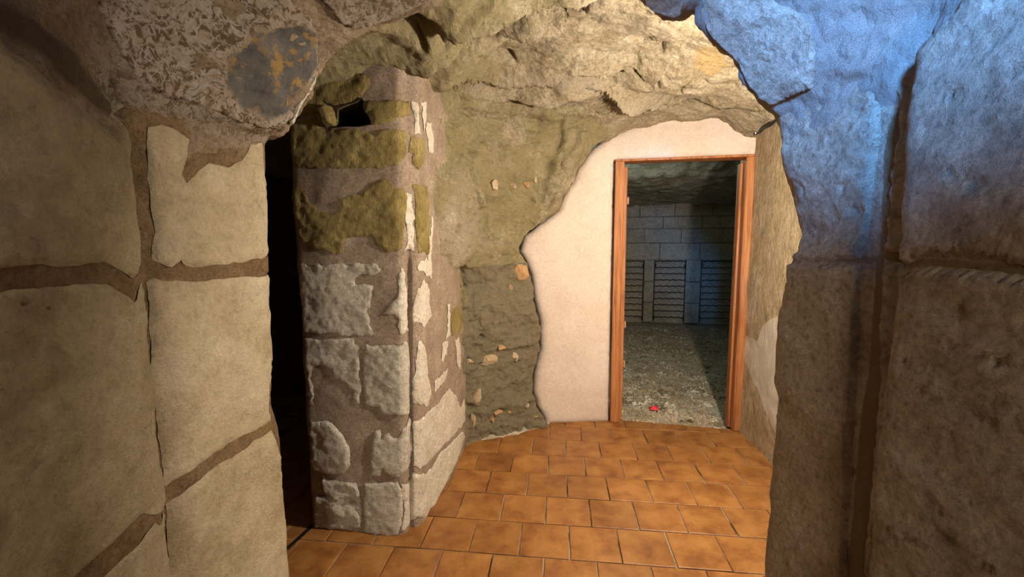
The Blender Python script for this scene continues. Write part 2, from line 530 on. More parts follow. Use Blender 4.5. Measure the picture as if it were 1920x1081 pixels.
def m_tile():
    k = NT('glazed_tile', 0.42, 0.35)
    oi = k.n('ShaderNodeObjectInfo')
    ad = k.n('ShaderNodeVectorMath', operation='MULTIPLY_ADD'); k.l(oi.outputs['Random'], ad.inputs[0]); ad.inputs[1].default_value = (40, 23, 11); k.l(k.co, ad.inputs[2])
    n = k.noise(9, 4, 0.55, ad.outputs[0], 0.15)
    c = k.ramp(n, [(0.30, (0.24, 0.082, 0.014)), (0.50, (0.37, 0.150, 0.027)), (0.70, (0.47, 0.215, 0.045))])
    n2 = k.noise(70, 3, 0.6, ad.outputs[0])
    c = k.mix(0.25, c, k.ramp(n2, [(0.3, (0.3, 0.3, 0.3)), (0.7, (0.7, 0.7, 0.7))]), 'OVERLAY')
    hv = k.n('ShaderNodeHueSaturation'); k.l(c, hv.inputs['Color']); hv.inputs['Saturation'].default_value = 0.95
    k.l(k.math('MULTIPLY_ADD', oi.outputs['Random'], 0.16) if False else k.math('ADD', k.math('MULTIPLY', oi.outputs['Random'], 0.18), 0.72), hv.inputs['Value'])
    k.color(hv.outputs[0])
    k.bump(k.noise(25, 4, 0.6, ad.outputs[0]), 0.0025)
    k.l(k.ramp(n2, [(0.3, (0.34,) * 3), (0.7, (0.52,) * 3)]), k.b.inputs['Roughness'])
    return k.m
TILE = m_tile()
def m_grout():
    k = NT('grout', 0.95)
    n = k.noise(3.5, 4, 0.6)
    k.color(k.ramp(n, [(0.42, (0.055, 0.035, 0.018)), (0.55, (0.36, 0.29, 0.21))])); k.bump(k.noise(120, 3), 0.002)
    return k.m
GROUT = m_grout()
def m_wood():
    k = NT('stained_wood', 0.55, 0.3)
    mp = k.n('ShaderNodeMapping'); mp.inputs['Scale'].default_value = (9, 9, 0.5); k.l(k.co, mp.inputs['Vector'])
    n = k.noise(6, 6, 0.6, mp.outputs[0], 0.4)
    c = k.ramp(n, [(0.3, (0.17, 0.055, 0.018)), (0.5, (0.36, 0.145, 0.05)), (0.7, (0.46, 0.21, 0.085))])
    k.color(c); k.bump(n, 0.002); return k.m
WOOD = m_wood()
def m_plain(name, c, rough=0.6, metal=0.0, sc=20):
    k = NT(name, rough, 0.4); k.b.inputs['Metallic'].default_value = metal
    k.color(k.ramp(k.noise(sc, 4), [(0.3, tuple(0.75 * v for v in c)), (0.7, tuple(min(1, 1.2 * v) for v in c))])); return k.m
IRON = m_plain('rusty_wire', (0.045, 0.038, 0.032), 0.6, 0.3)
BLACK = m_plain('black_rubber', (0.012, 0.012, 0.013), 0.5)
CLIP = m_plain('white_clip', (0.75, 0.74, 0.70), 0.5)
RED = m_plain('red_paper', (0.75, 0.04, 0.06), 0.6)
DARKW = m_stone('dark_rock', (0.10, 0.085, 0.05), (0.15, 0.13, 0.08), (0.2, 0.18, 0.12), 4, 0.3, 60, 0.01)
def m_gravel():
    k = NT('gravel', 0.95)
    v = k.voro(70); v2 = k.voro(32)
    c = k.ramp(v.outputs['Color'], [(0.1, (0.15, 0.12, 0.08)), (0.45, (0.38, 0.33, 0.245)), (0.8, (0.62, 0.57, 0.46))])
    c = k.mix(k.ss(k.noise(2.2, 4), 0.42, 0.62), c, k.mix(0.5, c, (0.50, 0.47, 0.40)))
    k.color(c); k.bump(v.outputs['Distance'], 0.012); return k.m
GRAVEL = m_gravel()
def m_peb():
    k = NT('gravel_stone', 0.9)
    v = k.voro(9); c = k.ramp(v.outputs['Color'], [(0.1, (0.12, 0.085, 0.045)), (0.4, (0.34, 0.27, 0.175)), (0.7, (0.52, 0.45, 0.34)), (0.95, (0.78, 0.74, 0.64))])
    k.color(c); return k.m
PEB = m_peb()

# ------------------------------------------------------------------ surfaces of the place
REF_N = (0.0, 0.6, 1.3)     # in the near passage
REF_R = (0.5, 2.2, 1.3)     # in the tiled room
REF_C = (2.2, 5.4, 1.1)     # in the cellar
wavy = lambda a, s, off=0.0: (lambda P: a * fbm(P, s, 3, off))

# near left wall: face A, groove, splayed jamb B, then its return
planL = [(-0.60, -1.25), (-0.655, 0.2), (-0.687, 0.566), (-0.722, 0.812), (-0.738, 0.832), (-0.765, 0.862), (-0.758, 0.888), (-0.73, 1.03), (-0.703, 1.17), (-0.698, 1.205), (-0.74, 1.285), (-0.80, 1.312), (-1.7, 1.33)]
offL = [(0, 0), (0.78, 0.0), (0.86, -0.018), (1.10, -0.010), (1.28, 0.0), (1.75, 0.010)]
wL = [0, 0, 0, 0, 0, 0, 0, .4, .9, 1, 1, .6, 0]
levL = [(z, [(x + o * w, y) for (x, y), w in zip(planL, wL)]) for z, o in offL]
ztL = [2.08, 1.83, 1.695, 1.580, 1.61, 1.65, 1.68, 1.71, 1.73, 1.74, 1.75, 1.8, 2.0]
S_L = wall_surf(levL, ztL, REF_N, 0.012, wavy(0.006, 4), tuck=-0.05)

planR = [(0.62, -1.25), (0.70, 0.2), (0.735, 0.55), (0.757, 0.82), (0.775, 0.838), (0.832, 0.875), (0.815, 0.915), (0.803, 1.05), (0.797, 1.17), (0.797, 1.205), (0.880, 1.335), (0.95, 1.335), (1.6, 1.30)]
offR = [(0, -.007), (0.4, -.007), (0.844, -.001), (0.89, -.009), (0.935, -.021), (0.98, -.020), (1.19, -.010), (1.29, -.004), (1.31, 0.004), (1.335, .020), (1.37, .033), (1.437, .012), (1.53, -.020), (1.59, -.033), (1.70, -.055)]
levR = [(z, [(x + o * w, y) for (x, y), w in zip(planR, wL)]) for z, o in offR]
ztR = [2.38, 2.13, 1.93, 1.75, 1.75, 1.76, 1.76, 1.76, 1.76, 1.77, 1.77, 1.8, 2.0]
S_Rn = wall_surf(levR, ztR, REF_N, 0.012, wavy(0.006, 3.5, 9), tuck=0.05)

# flared arch over the passage: cross sections from behind the camera to the far lip
sec_px = [(497, 262), (505, 248), (530, 243), (546, 231), (562, 205), (580, 172), (600, 132), (625, 100), (655, 76), (700, 56), (750, 38), (790, 20), (830, -6),
          (900, -40), (1000, -60), (1100, -50), (1165, -22), (1205, 0), (1225, 20), (1243, 34), (1262, 36), (1285, 24), (1303, 16), (1312, 42), (1335, 74), (1368, 102), (1392, 145), (1420, 185), (1450, 205), (1466, 226)]
S2 = np.array([aty(x, y, 1.2) for x, y in sec_px])
S2 = np.concatenate([[(-0.712, 1.2, 1.58)], S2, [(0.772, 1.2, 1.60)]])
def sec(pts, y): return np.array([(x, y, z) for x, z in pts])
Sm = sec([(-0.60, 2.05), (-0.55, 2.3), (0, 2.5), (0.55, 2.45), (0.62, 2.35)], -1.25)
S0 = sec([(-0.70, 1.62), (-0.676, 1.69), (-0.70, 1.80), (-0.66, 1.95), (-0.45, 2.15), (0, 2.25), (0.45, 2.22), (0.68, 2.1), (0.735, 1.93), (0.76, 1.85)], 0.5)
S1 = sec([(-0.775, 1.47), (-0.772, 1.545), (-0.79, 1.65), (-0.78, 1.75), (-0.73, 1.88), (-0.6, 2.02), (-0.3, 2.15), (0, 2.2), (0.35, 2.17), (0.6, 2.07), (0.72, 1.93), (0.80, 1.80), (0.815, 1.69), (0.842, 1.58)], 0.86)
cen = np.array([0.05, 0, 1.55])
S3 = S2.copy(); dv = S3 - cen; dv[:, 1] = 0; dv /= np.linalg.norm(dv, axis=1)[:, None]
S3 = S2 + dv * 0.022; S3[:, 1] = 1.235
S4 = S2 + dv * 0.085; S4[:, 1] = 1.335
S5 = S2 + dv * 0.75; S5[:, 1] = 1.33
NA = 260
secs = [resample(q, NA) for q in (Sm, S0, S1, S2, S3, S4, S5)]
rows = []
for (a, b, k) in ((0, 1, 14), (1, 2, 30), (2, 3, 34), (3, 4, 4), (4, 5, 6), (5, 6, 14)):
    for t in np.arange(k) / k:
        rows.append(secs[a] * (1 - t) + secs[b] * t)
rows.append(secs[-1])
PA = np.stack(rows, 1)
S_A = Surf(PA, REF_N, lambda P: 0.012 * fbm(P, 5, 3, 3) * sstep((1.24 - P[..., 1]) / 0.05) * sstep(np.minimum(np.arange(NA), NA - 1 - np.arange(NA))[:, None] / 25.0))

# pier of stone blocks
planP = [(-1.03, 2.9), (-0.985, 1.97), (-0.972, 1.905), (-0.953, 1.886), (-0.77, 1.860), (-0.565, 1.834), (-0.518, 1.832), (-0.496, 1.850), (-0.4955, 1.900), (-0.474, 1.880), (-0.446, 1.900), (-0.432, 1.960), (-0.434, 2.010), (-0.35, 2.347), (-0.31, 2.70), (-0.27, 3.0)]
wP = [0, 0, 0, 0, 0, 1, 1, 1, 1, 1, 1, 1, 1, .3, 0, 0]
planQ = [p if i != 8 else (-0.488, 1.867) for i, p in enumerate(planP)]
levP = [(z, [(x + 0.022 * z * w, y) for (x, y), w in zip(planP if z < 1.3 else planQ, wP)]) for z in (0, 1.25, 1.36, 2.4)]
S_P = wall_surf(levP, 2.40, (0.4, 0.9, 1.3), 0.008, wavy(0.006, 5, 21), sm=1)

# rock wall behind the pier
levK = [(0.0, [(-.42, 2.56), (-.30, 2.745), (-.08, 2.865), (.073, 2.95), (.28, 3.048), (.95, 3.25)]),
        (1.1, [(-.42, 2.50), (-.30, 2.70), (-.09, 2.85), (.08, 2.95), (.29, 3.048), (.95, 3.25)]),
        (1.32, [(-.42, 2.18), (-.34, 2.38), (-.13, 2.73), (.08, 2.92), (.30, 3.04), (.95, 3.21)]),
        (1.75, [(-.43, 2.08), (-.34, 2.36), (-.11, 2.70), (.12, 2.88), (.40, 2.95), (.95, 3.12)]),
        (2.10, [(-.43, 2.05), (-.34, 2.36), (-.10, 2.70), (.15, 2.83), (.50, 2.85), (1.0, 2.98)]),
        (2.50, [(-.43, 2.00), (-.30, 2.30), (-.05, 2.58), (.20, 2.70), (.55, 2.70), (1.0, 2.84)])]
S_K = wall_surf(levK, 2.50, REF_R, 0.010, lambda P: 0.035 * fbm(P, 2.6, 3, 5) + 0.012 * ridged(P, 7, 3, 2), sm=4)

planW = [(0.05, 3.06), (0.28, 3.075), (0.743, 3.105), (1.648, 2.936), (1.95, 2.87)]
S_W = wall_surf([(0, planW), (2.6, planW)], 2.55, REF_R, 0.025, wavy(0.004, 2), sm=2)
planF = [(1.69, 3.12), (1.642, 2.934), (1.574, 2.39), (1.50, 1.8), (1.46, 1.25)]
S_F = wall_surf([(0, planF), (2.5, planF)], 2.5, REF_R, 0.018, wavy(0.008, 3, 31), sm=2)

# rock ceiling
ctrl = np.array([(.60, 3.06, 2.05), (.90, 3.06, 2.155), (1.28, 3.0, 2.175), (1.68, 2.93, 2.06), (1.6, 2.55, 2.08), (1.55, 2.1, 2.13), (1.5, 1.5, 2.2), (.2, 1.35, 2.36), (1.0, 1.3, 2.36), (-.6, 1.45, 2.18), (-.75, 1.93, 2.0), (-.5, 1.88, 2.06), (-.40, 2.1, 2.11), (-.6, 1.7, 2.12), (-1.2, 2.0, 1.88), (-1.6, 2.0, 1.7),
                 (-.36, 2.75, 2.24), (.35, 2.95, 2.23), (.5, 2.2, 2.32), (1.25, 2.2, 2.22), (1.0, 2.65, 2.24), (0, 2.3, 2.31), (1.2, 1.7, 2.3), (-1.0, 2.9, 2.05), (-1.6, 3.1, 1.85)])
def ceil_z(x, y):
    d2 = (x[..., None] - ctrl[:, 0]) ** 2 + (y[..., None] - ctrl[:, 1]) ** 2
    w = 1 / (d2 + 0.012) ** 1.5
    return (w * ctrl[:, 2]).sum(-1) / w.sum(-1)
cx, cy = np.meshgrid(np.arange(-1.75, 1.9, 0.0095), np.arange(1.22, 3.3, 0.0095), indexing='ij')
PC0 = np.stack([cx, cy, ceil_z(cx, cy)], -1)
S_C0 = Surf(PC0, REF_R)
def za(org, sc, pts): return [(org[0] + x / sc, org[1] + y / sc) for x, y in pts]
ca = lambda *p: za((600, 0), 4, p)
cb = lambda *p: za((1000, 0), 4, p)
feat = [('lip', ca((1050, 245), (1170, 200), (1350, 180), (1480, 110), (1650, 40), (1900, 10)), 0.075, 0.16),
        ('lip', ca((820, 520), (1000, 450), (1200, 350), (1330, 320)), 0.06, 0.12),
        ('lip', ca((1000, 620), (1150, 575), (1400, 580), (1600, 545), (1920, 480)) + cb((280, 510), (560, 500)), 0.055, 0.10),
        ('bulge', ca((1080, 690), (1300, 690), (1550, 670), (1920, 640)) + cb((200, 640), (500, 670), (800, 740)), 0.06, 0.07),
        ('crack', cb((0, 790), (180, 735), (400, 770), (590, 765)), 0.04, 0.014),
        ('crack', ca((1250, 775), (1500, 760), (1600, 810), (1640, 820), (1780, 740), (1920, 750)), 0.035, 0.013),
        ('lip', cb((500, 600), (640, 680), (760, 740), (880, 775)), 0.06, 0.08),
        ('crack', cb((575, 570), (590, 510), (690, 490), (760, 520), (820, 590), (900, 615)), 0.03, 0.011),
        ('crack', cb((945, 600), (950, 545), (990, 540)), 0.025, 0.010),
        ('crack', cb((1110, 640), (1120, 600), (1200, 570), (1280, 575), (1350, 620), (1500, 640)), 0.03, 0.011),
        ('crack', cb((980, 690), (1050, 770), (1110, 680)), 0.025, 0.010),
        ('lip', cb((0, 320), (180, 270), (280, 200), (430, 160)), 0.04, 0.10),
        ('crack', cb((250, 190), (270, 110)), 0.025, 0.010),
        ('crack', cb((960, 420), (970, 370)), 0.02, 0.008),
        ('lip', cb((800, 400), (900, 310), (1000, 300)), 0.025, 0.08),
        ('lip', cb((880, 800), (1100, 790), (1350, 770), (1700, 800)), 0.035, 0.08),
        ('crack', cb((870, 830), (1000, 835), (1250, 840), (1420, 830)), 0.02, 0.010),
        ('pit', ca((570, 160), (650, 210), (780, 280)), 0.12, 0.035),
        ('pit', ca((640, 300), (700, 320)), 0.06, 0.03),
        ('pit', ca((750, 370), (760, 390)), 0.05, 0.018), ('pit', ca((905, 385), (920, 390)), 0.05, 0.016),
        ('pit', ca((1240, 390), (1300, 420)), 0.05, 0.025), ('pit', ca((1420, 450), (1470, 465)), 0.05, 0.015),
        ('pit', ca((1300, 320), (1310, 325)), 0.04, 0.012), ('pit', ca((1630, 825), (1640, 830)), 0.06, 0.018), ('pit', cb((860, 770), (870, 775)), 0.05, 0.014)]
xy = PC0[..., :2].reshape(-1, 2)
dz = np.zeros(len(xy))
for kind, pts, amp, wid in feat:
    pl = np.array([S_C0.ev(S_C0.uv_of(*p)[None])[0, :2] for p in pts])
    warp = np.stack([fbm(np.c_[xy, np.zeros(len(xy))], 9, 3, 7), fbm(np.c_[xy, np.zeros(len(xy))], 9, 3, 70)], 1) * 0.018
    q = xy + warp
    d = seg_dist(q, pl, False)
    if kind == 'bulge': dz -= amp * np.exp(-(d / wid) ** 2)
    elif kind in ('crack', 'pit'): dz += 1.4 * amp * np.exp(-(d / wid) ** 2)
    else:
        o = np.argsort(pl[:, 0]); yl = np.interp(q[:, 0], pl[o, 0], pl[o, 1])
        side = q[:, 1] - yl
        fade = np.exp(-(np.maximum(np.maximum(pl[:, 0].min() - q[:, 0], q[:, 0] - pl[:, 0].max()), 0) / 0.08) ** 2)
        lip = np.where(side > 0, np.exp(-np.maximum(side, 0) / wid) * sstep(side / 0.02), -0.55 * np.exp(-np.maximum(-side, 0) / (0.7 * wid)))
        dz += 1.7 * amp * lip * fade
PC = PC0.copy()
PC[..., 2] += dz.reshape(PC0.shape[:2])
strat = PC0 * np.array([1.0, 1.0, 2.0])
strat = strat @ np.array([[0.9, -0.35, 0], [0.7, 2.0, 0], [0, 0, 1]])
PC[..., 2] += 0.040 * fbm(strat, 2.0, 3, 4) + 0.008 * ridged(strat, 4.5, 3, 8) + 0.003 * fbm(PC0, 22, 3, 2)
S_C = Surf(PC, REF_R)

# ------------------------------------------------------------------ near walls and arch
def soft(surf, polys, width=0.03):
    Ps = [surf.uvs(p) for p in polys]
    def f(P, Q):
        v = np.zeros(len(Q))
        for pl in Ps:
            d = seg_dist(Q, pl); s_ = np.where(inside(Q, pl), d, -d)
            v = np.maximum(v, sstep(0.5 + s_ / (2 * width)))
        return v
    return f

rel_fine = lambda a, s=22, off=0.0: (lambda P: a * fbm(P, s, 4, off))
def rel_rough(P): return np.maximum(0.005 * fbm(P, 14, 4, 3) + 0.002 * fbm(P, 45, 3, 6) - 0.012 * np.clip(fbm(P, 26, 3, 8) - 0.55, 0, 1), -0.009)
def rel_pier(P): return np.maximum(0.0022 * fbm(P, 14, 4, 3) + 0.002 * fbm(P, 40, 3, 1) - 0.005 * np.clip(fbm(P, 26, 3, 8) - 0.5, 0, 1), -0.0035)
def rel_streak(P): return np.maximum(0.0035 * fbm(P * np.array([1, 1, 2.0]), 12, 5, 3) - 0.014 * np.clip(fbm(P * np.array([1, 1, 2.3]), 19, 3, 12) - 0.62, 0, 1), -0.008)

wall_l = sheet('wall_left', S_L, MORT, None, lambda P, Q: 0.0015 * fbm(P, 35, 3) - 0.0025)
tag(wall_l, 'large pale limestone blocks with brown mortar joints flanking the passage beside the dark gap', 'wall', 'structure')
def L(px, mat=LIME, **k):
    a = dict(res=0.010, proud=0.004, bevel=0.008, edge=-0.001, relief=rel_fine(0.002)); a.update(k)
    return patch('stone', S_L, mat, wall_l, px, **a)
L([(-260, -120), (-120, -60), (0, 48), (60, 85), (120, 128), (175, 175), (212, 215), (236, 255), (246, 300), (256, 380), (264, 460), (262, 478), (200, 490), (120, 497), (0, 502), (-300, 500)], LIME_A, relief=rel_streak, res=0.011)
L([(-300, 570), (0, 548), (120, 536), (200, 530), (268, 527), (276, 620), (285, 720), (293, 800), (301, 870), (307, 935), (272, 962), (245, 985), (215, 1015), (170, 1055), (130, 1090), (-300, 1350)], LIME_A, relief=rel_streak, res=0.011)
L([(308, 960), (312, 1040), (318, 1120), (330, 1300), (100, 1400), (140, 1160), (190, 1085), (250, 1030), (290, 980)], LIME_A, relief=rel_streak, res=0.012)
L([(276, 238), (300, 232), (335, 245), (356, 262), (354, 290), (344, 325), (352, 342), (372, 318), (392, 304), (430, 312), (455, 300), (470, 268), (492, 262), (494, 300), (499, 400), (503, 475), (480, 487), (430, 495), (402, 497), (375, 500), (350, 496), (341, 486), (322, 500), (308, 497), (285, 485), (290, 440), (282, 380), (278, 320)])
L([(276, 528), (340, 527), (420, 524), (470, 520), (503, 515), (506, 600), (507, 700), (508, 788), (480, 806), (430, 830), (390, 856), (350, 888), (312, 912), (304, 870), (296, 800), (288, 720), (280, 620)])
L([(313, 942), (335, 928), (370, 900), (420, 866), (470, 832), (508, 806), (520, 830), (527, 880), (530, 950), (535, 1010), (541, 1050), (541, 1120), (550, 1300), (345, 1400), (325, 1200), (318, 1060)], res=0.012)
patch('stone', S_L, MORT, wall_l, [(488, 487), (501, 474), (503, 490), (504, 512), (494, 512), (488, 500)], res=0.006, proud=0.002, bevel=0.006)

arch_dom = lambda P, Q: sstep((P[:, 0] - 0.15) / 0.1)
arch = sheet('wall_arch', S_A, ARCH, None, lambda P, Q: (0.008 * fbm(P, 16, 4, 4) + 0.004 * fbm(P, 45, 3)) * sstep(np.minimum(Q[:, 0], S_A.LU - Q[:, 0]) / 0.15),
             attrs={'damp': soft(S_A, [[(-40, -20), (40, 20), (120, 85), (190, 165), (225, 225), (238, 262), (212, 232), (150, 175), (60, 95), (-40, 30)]], 0.03), 'bare': arch_dom, 'crust': lambda P, Q: 0.75 * sstep((-0.12 - P[:, 0]) / 0.06) * sstep((P[:, 1] - 0.80) / 0.05) * (1 - sstep((P[:, 1] - 1.19) / 0.03)) * sstep(1 - np.abs(P[:, 2] - 1.66) / 0.09)})  # first mask: stained band above the left wall, groove shade painted in
tag(arch, 'rough flared stone arch framing the view, chipped along its far edge', 'arch', 'structure')
lich = soft(S_A, [[(430, 110), (480, 62), (560, 45), (592, 62), (594, 120), (570, 160), (545, 205), (500, 222), (450, 195), (425, 160)]], 0.03)
patch('stone', S_A, CRUST, arch, [(150, -60), (180, 10), (205, 60), (225, 105), (255, 150), (300, 178), (345, 192), (380, 205), (408, 212), (440, 228), (490, 240), (520, 236), (545, 222), (575, 166), (597, 128), (599, 62), (588, 42), (560, 12), (535, -15), (450, -90), (250, -140)],
      res=0.009, proud=0.007, bevel=0.010, edge=-0.004, relief=rel_fine(0.005, 16), attrs={'lichen': lich, 'crust': lambda P, Q: 1 - lich(P, Q)})
patch('stone', S_A, CRUST, arch, [(603, 2), (618, 22), (640, 45), (662, 52), (700, 46), (745, 30), (790, 8), (822, -12), (860, -40), (700, -90), (570, -40)],
      res=0.009, proud=0.007, bevel=0.010, edge=-0.004, relief=rel_fine(0.005, 16), attrs={'lichen': lambda P, Q: np.zeros(len(P)), 'crust': lambda P, Q: np.full(len(P), 0.8)})
patch('stone', S_A, PLAS_R, arch, [(1330, -30), (1316, 20), (1334, 64), (1372, 100), (1396, 142), (1424, 180), (1452, 198), (1490, 178), (1524, 168), (1534, 120), (1532, 80), (1518, 45), (1500, 25), (1460, 10), (1400, -40)],
      res=0.009, proud=0.010, bevel=0.010, edge=-0.004, relief=rel_rough, attrs={'sand': lambda P, Q: np.zeros(len(P))})
patch('stone', S_A, PLAS_R, arch, [(1212, -4), (1228, 14), (1246, 26), (1262, 28), (1276, 20), (1284, -5), (1300, -60), (1200, -60)],
      res=0.008, proud=0.016, bevel=0.010, relief=rel_fine(0.004), attrs={'sand': lambda P, Q: np.zeros(len(P))})

patch('stone', S_A, CHALK, arch, [(546, 234), (553, 215), (566, 192), (583, 165), (597, 138), (594, 134), (578, 162), (560, 190), (548, 212), (540, 230)],
      res=0.006, proud=0.007, bevel=0.006, edge=-0.002, jag=0.006, relief=rel_fine(0.003))

wall_r = sheet('wall_right', S_Rn, PLAS_R, None, lambda P, Q: 0.002 * fbm(P, 35, 3) - 0.006,
               attrs={'sand': lambda P, Q: np.maximum(sstep((P[:, 1] - 0.80) / 0.03) * (1 - sstep((P[:, 1] - 0.93) / 0.03)) * (1 - 0.8 * sstep((P[:, 2] - 1.55) / 0.12)), 0.6 * np.exp(-((P[:, 2] - 1.31) / 0.02) ** 2))})
tag(wall_r, 'grey plastered passage wall with a vertical brown groove, tinted blue by daylight at the top', 'wall', 'structure')
def Rn(px, **k):
    a = dict(res=0.010, proud=0.006, bevel=0.010, relief=rel_rough, attrs={'sand': lambda P, Q: np.zeros(len(P))}); a.update(k)
    return patch('stone', S_Rn, PLAS_R, wall_r, px, **a)
Rn([(1466, 232), (1474, 300), (1480, 338), (1496, 398), (1506, 444), (1496, 470), (1482, 487), (1540, 490), (1612, 484), (1626, 430), (1636, 340), (1646, 260), (1650, 180), (1645, 60), (1560, 90), (1480, 150)])
Rn([(1480, 491), (1476, 520), (1468, 570), (1460, 640), (1453, 720), (1460, 780), (1453, 850), (1446, 920), (1441, 1000), (1437, 1081), (1430, 1300), (1560, 1400), (1585, 1100), (1590, 950), (1598, 760), (1606, 600), (1612, 492), (1540, 496)], res=0.012, relief=rel_fine(0.005, 12))
Rn([(1690, 118), (1720, 75), (1770, 0), (1830, -60), (2300, -260), (2300, 560), (1920, 500), (1840, 488), (1740, 478), (1656, 468), (1664, 380), (1676, 290), (1684, 200)], res=0.011, relief=rel_streak)
Rn([(1654, 486), (1740, 496), (1840, 506), (1920, 516), (2300, 580), (2300, 1500), (1700, 1500), (1612, 1150), (1625, 1000), (1640, 800), (1648, 640)], res=0.012, relief=rel_streak)

# ------------------------------------------------------------------ stone pier
z1 = lambda *p: za((520, 100), 4.8, p)
z2 = lambda *p: za((520, 325), 4.8, p)
z3 = lambda *p: za((520, 550), 4.8, p)
z4 = lambda *p: za((520, 775), 4.8, p)
hole = S_P.uvs(z1((545, 500), (620, 470), (720, 440), (760, 400), (780, 440), (780, 510), (830, 580), (850, 640), (740, 660), (600, 660), (520, 670), (540, 620)))
pier = patch('pillar', S_P, MORT_P, None, uv=[(0.0, 0.0), (S_P.LU, 0.0), (S_P.LU, S_P.LV), (0.0, S_P.LV)], holes=[hole], res=0.014, proud=-0.0045, edge=-0.0045, bevel=0.01, jag=0.0,
             relief=lambda P: 0.0015 * fbm(P, 30, 3), skirt=0.0)
tag(pier, 'tall pier of pale and mossy stone blocks with a square socket, beside the dark gap', 'pillar', 'structure')
# socket behind the hole
hv = S_P.ev(hole); hn = S_P.nrm(hole)
nh = len(hole)
sv = np.concatenate([hv + hn * 0.004, hv + np.array([-0.06, 0.34, 0.0])])
sf = [(i, (i + 1) % nh, nh + (i + 1) % nh, nh + i) for i in range(nh)] + [tuple(range(nh, 2 * nh))]
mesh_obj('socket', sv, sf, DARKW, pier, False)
def P_(px, mat, **k):
    a = dict(res=0.009, proud=0.003, bevel=0.008, edge=-0.0015, relief=rel_pier, jag=0.007); a.update(k)
    return patch('stone', S_P, mat, pier, px, **a)
P_(z1((340, 230), (460, 172), (600, 155), (740, 170), (825, 228), (820, 300), (760, 390), (620, 450), (540, 462), (480, 445), (420, 455), (370, 485), (330, 560), (200, 560), (120, 590), (200, 430), (330, 290)), OLIVE, proud=0.004)
P_(z1((375, 500), (440, 468), (495, 480), (540, 600), (530, 655), (440, 665), (410, 590), (380, 560)), OLIVE, proud=0.05, bevel=0.02, edge=0.0)
P_(z1((790, 450), (920, 420), (1080, 433), (1195, 424), (1205, 560), (1060, 590), (1050, 620), (870, 645), (835, 580), (795, 520)), OLIVE)
P_(z1((1210, 430), (1265, 432), (1270, 560), (1300, 720), (1235, 722), (1245, 600), (1218, 560)), CHALK, jag=0.01)
P_(z1((120, 600), (330, 570), (400, 670), (480, 690), (600, 675), (740, 685), (860, 722), (950, 678), (1150, 697), (1178, 740), (1165, 900), (1130, 960), (1090, 1008), (960, 1028), (700, 1033), (250, 1036), (190, 1030), (115, 900), (120, 780)), OLIVE)
P_(z1((1195, 745), (1330, 775), (1340, 850), (1330, 960), (1270, 1040), (1212, 990), (1222, 900), (1184, 880)), OLIVE, proud=0.001)
P_(z1((1340, 600), (1395, 620), (1420, 760), (1400, 890), (1370, 880), (1350, 740)), CHALK, proud=0.001, jag=0.012)
P_(z2((130, 130), (230, 130), (300, 280), (480, 370), (560, 340), (580, 230), (760, 180), (880, 70), (1010, 40), (1050, 130), (1150, 150), (1172, 200), (1148, 450), (1128, 688), (1000, 716), (930, 670), (870, 640), (850, 580), (730, 555), (610, 570), (590, 640), (580, 740), (400, 700), (320, 680), (200, 620), (150, 420)), OLIVE, proud=0.002)
P_(z2((1165, 160), (1215, 180), (1235, 500), (1240, 690), (1137, 690), (1180, 600), (1160, 450)), CHALK, jag=0.008)
P_(z2((1220, 90), (1350, 110), (1370, 250), (1375, 500), (1370, 720), (1270, 710), (1247, 560), (1243, 200)), OLIVE, proud=0.001)
P_(z2((195, 812), (330, 832), (600, 822), (700, 802), (900, 822), (930, 880), (850, 920), (760, 905), (690, 940), (690, 1000), (740, 1010), (780, 985), (860, 1000)) + z3((838, 30), (810, 160), (830, 300), (870, 370), (640, 375), (480, 362), (350, 352), (237, 348), (217, 100), (203, 0)), WHITE, jag=0.008)
P_(z2((1100, 850), (1150, 900), (1165, 1080)) + z3((1172, 100), (1180, 350), (1112, 360), (1090, 300), (1110, 240), (1050, 180), (972, 190), (1030, 100), (1080, 0)), CHALK, jag=0.008)
P_(z2((1260, 1030), (1320, 960), (1362, 1000), (1370, 1080)) + z3((1375, 120), (1398, 200), (1330, 310), (1222, 240), (1240, 50)), CHALK, jag=0.01)
P_(z2((1260, 830), (1350, 740), (1375, 850), (1380, 930), (1290, 880)), CHALK, proud=0.001, jag=0.012)
P_(z3((250, 408), (360, 413), (690, 408), (700, 460), (735, 482), (738, 700), (748, 1000), (700, 1000), (690, 880), (600, 800), (520, 770), (490, 680), (400, 640), (320, 660), (285, 720), (320, 830), (310, 920), (330, 1010), (290, 960), (265, 800), (250, 600)), WHITE, jag=0.007)
P_(z3((778, 448), (850, 482), (930, 472), (1100, 467), (1140, 422), (1180, 432), (1188, 640), (1193, 900), (1188, 1075), (920, 1068), (910, 1020), (784, 990), (770, 700)), WHITE)
P_(z3((1275, 422), (1320, 460), (1350, 600), (1370, 800), (1385, 900), (1360, 1008), (1235, 988), (1224, 800), (1245, 600)), CHALK, jag=0.007)
P_(z3((1540, 660), (1510, 790), (1422, 890), (1418, 800), (1480, 730)), CHALK, proud=0.001, jag=0.01)
P_(z3((1590, 130), (1640, 110), (1670, 200), (1660, 330), (1580, 390), (1562, 250)), OLIVE, proud=0.001)
P_(z3((1600, 420), (1640, 400), (1655, 520), (1648, 690), (1622, 640)), CHALK, proud=0.001, jag=0.012)
P_(z3((1385, 1050), (1550, 848), (1610, 920), (1650, 1020), (1690, 940)) + z4((1692, 60), (1655, 120), (1480, 300), (1350, 452), (1228, 478), (1218, 100), (1232, 60)), CHALK, proud=0.001)
P_(z4((1218, 532), (1340, 542), (1400, 482), (1460, 362), (1665, 160), (1688, 200), (1650, 330), (1550, 560), (1430, 800), (1350, 925), (1260, 935), (1180, 1010), (1115, 1060), (1142, 900), (1125, 640), (1200, 602)), CHALK, proud=0.004)
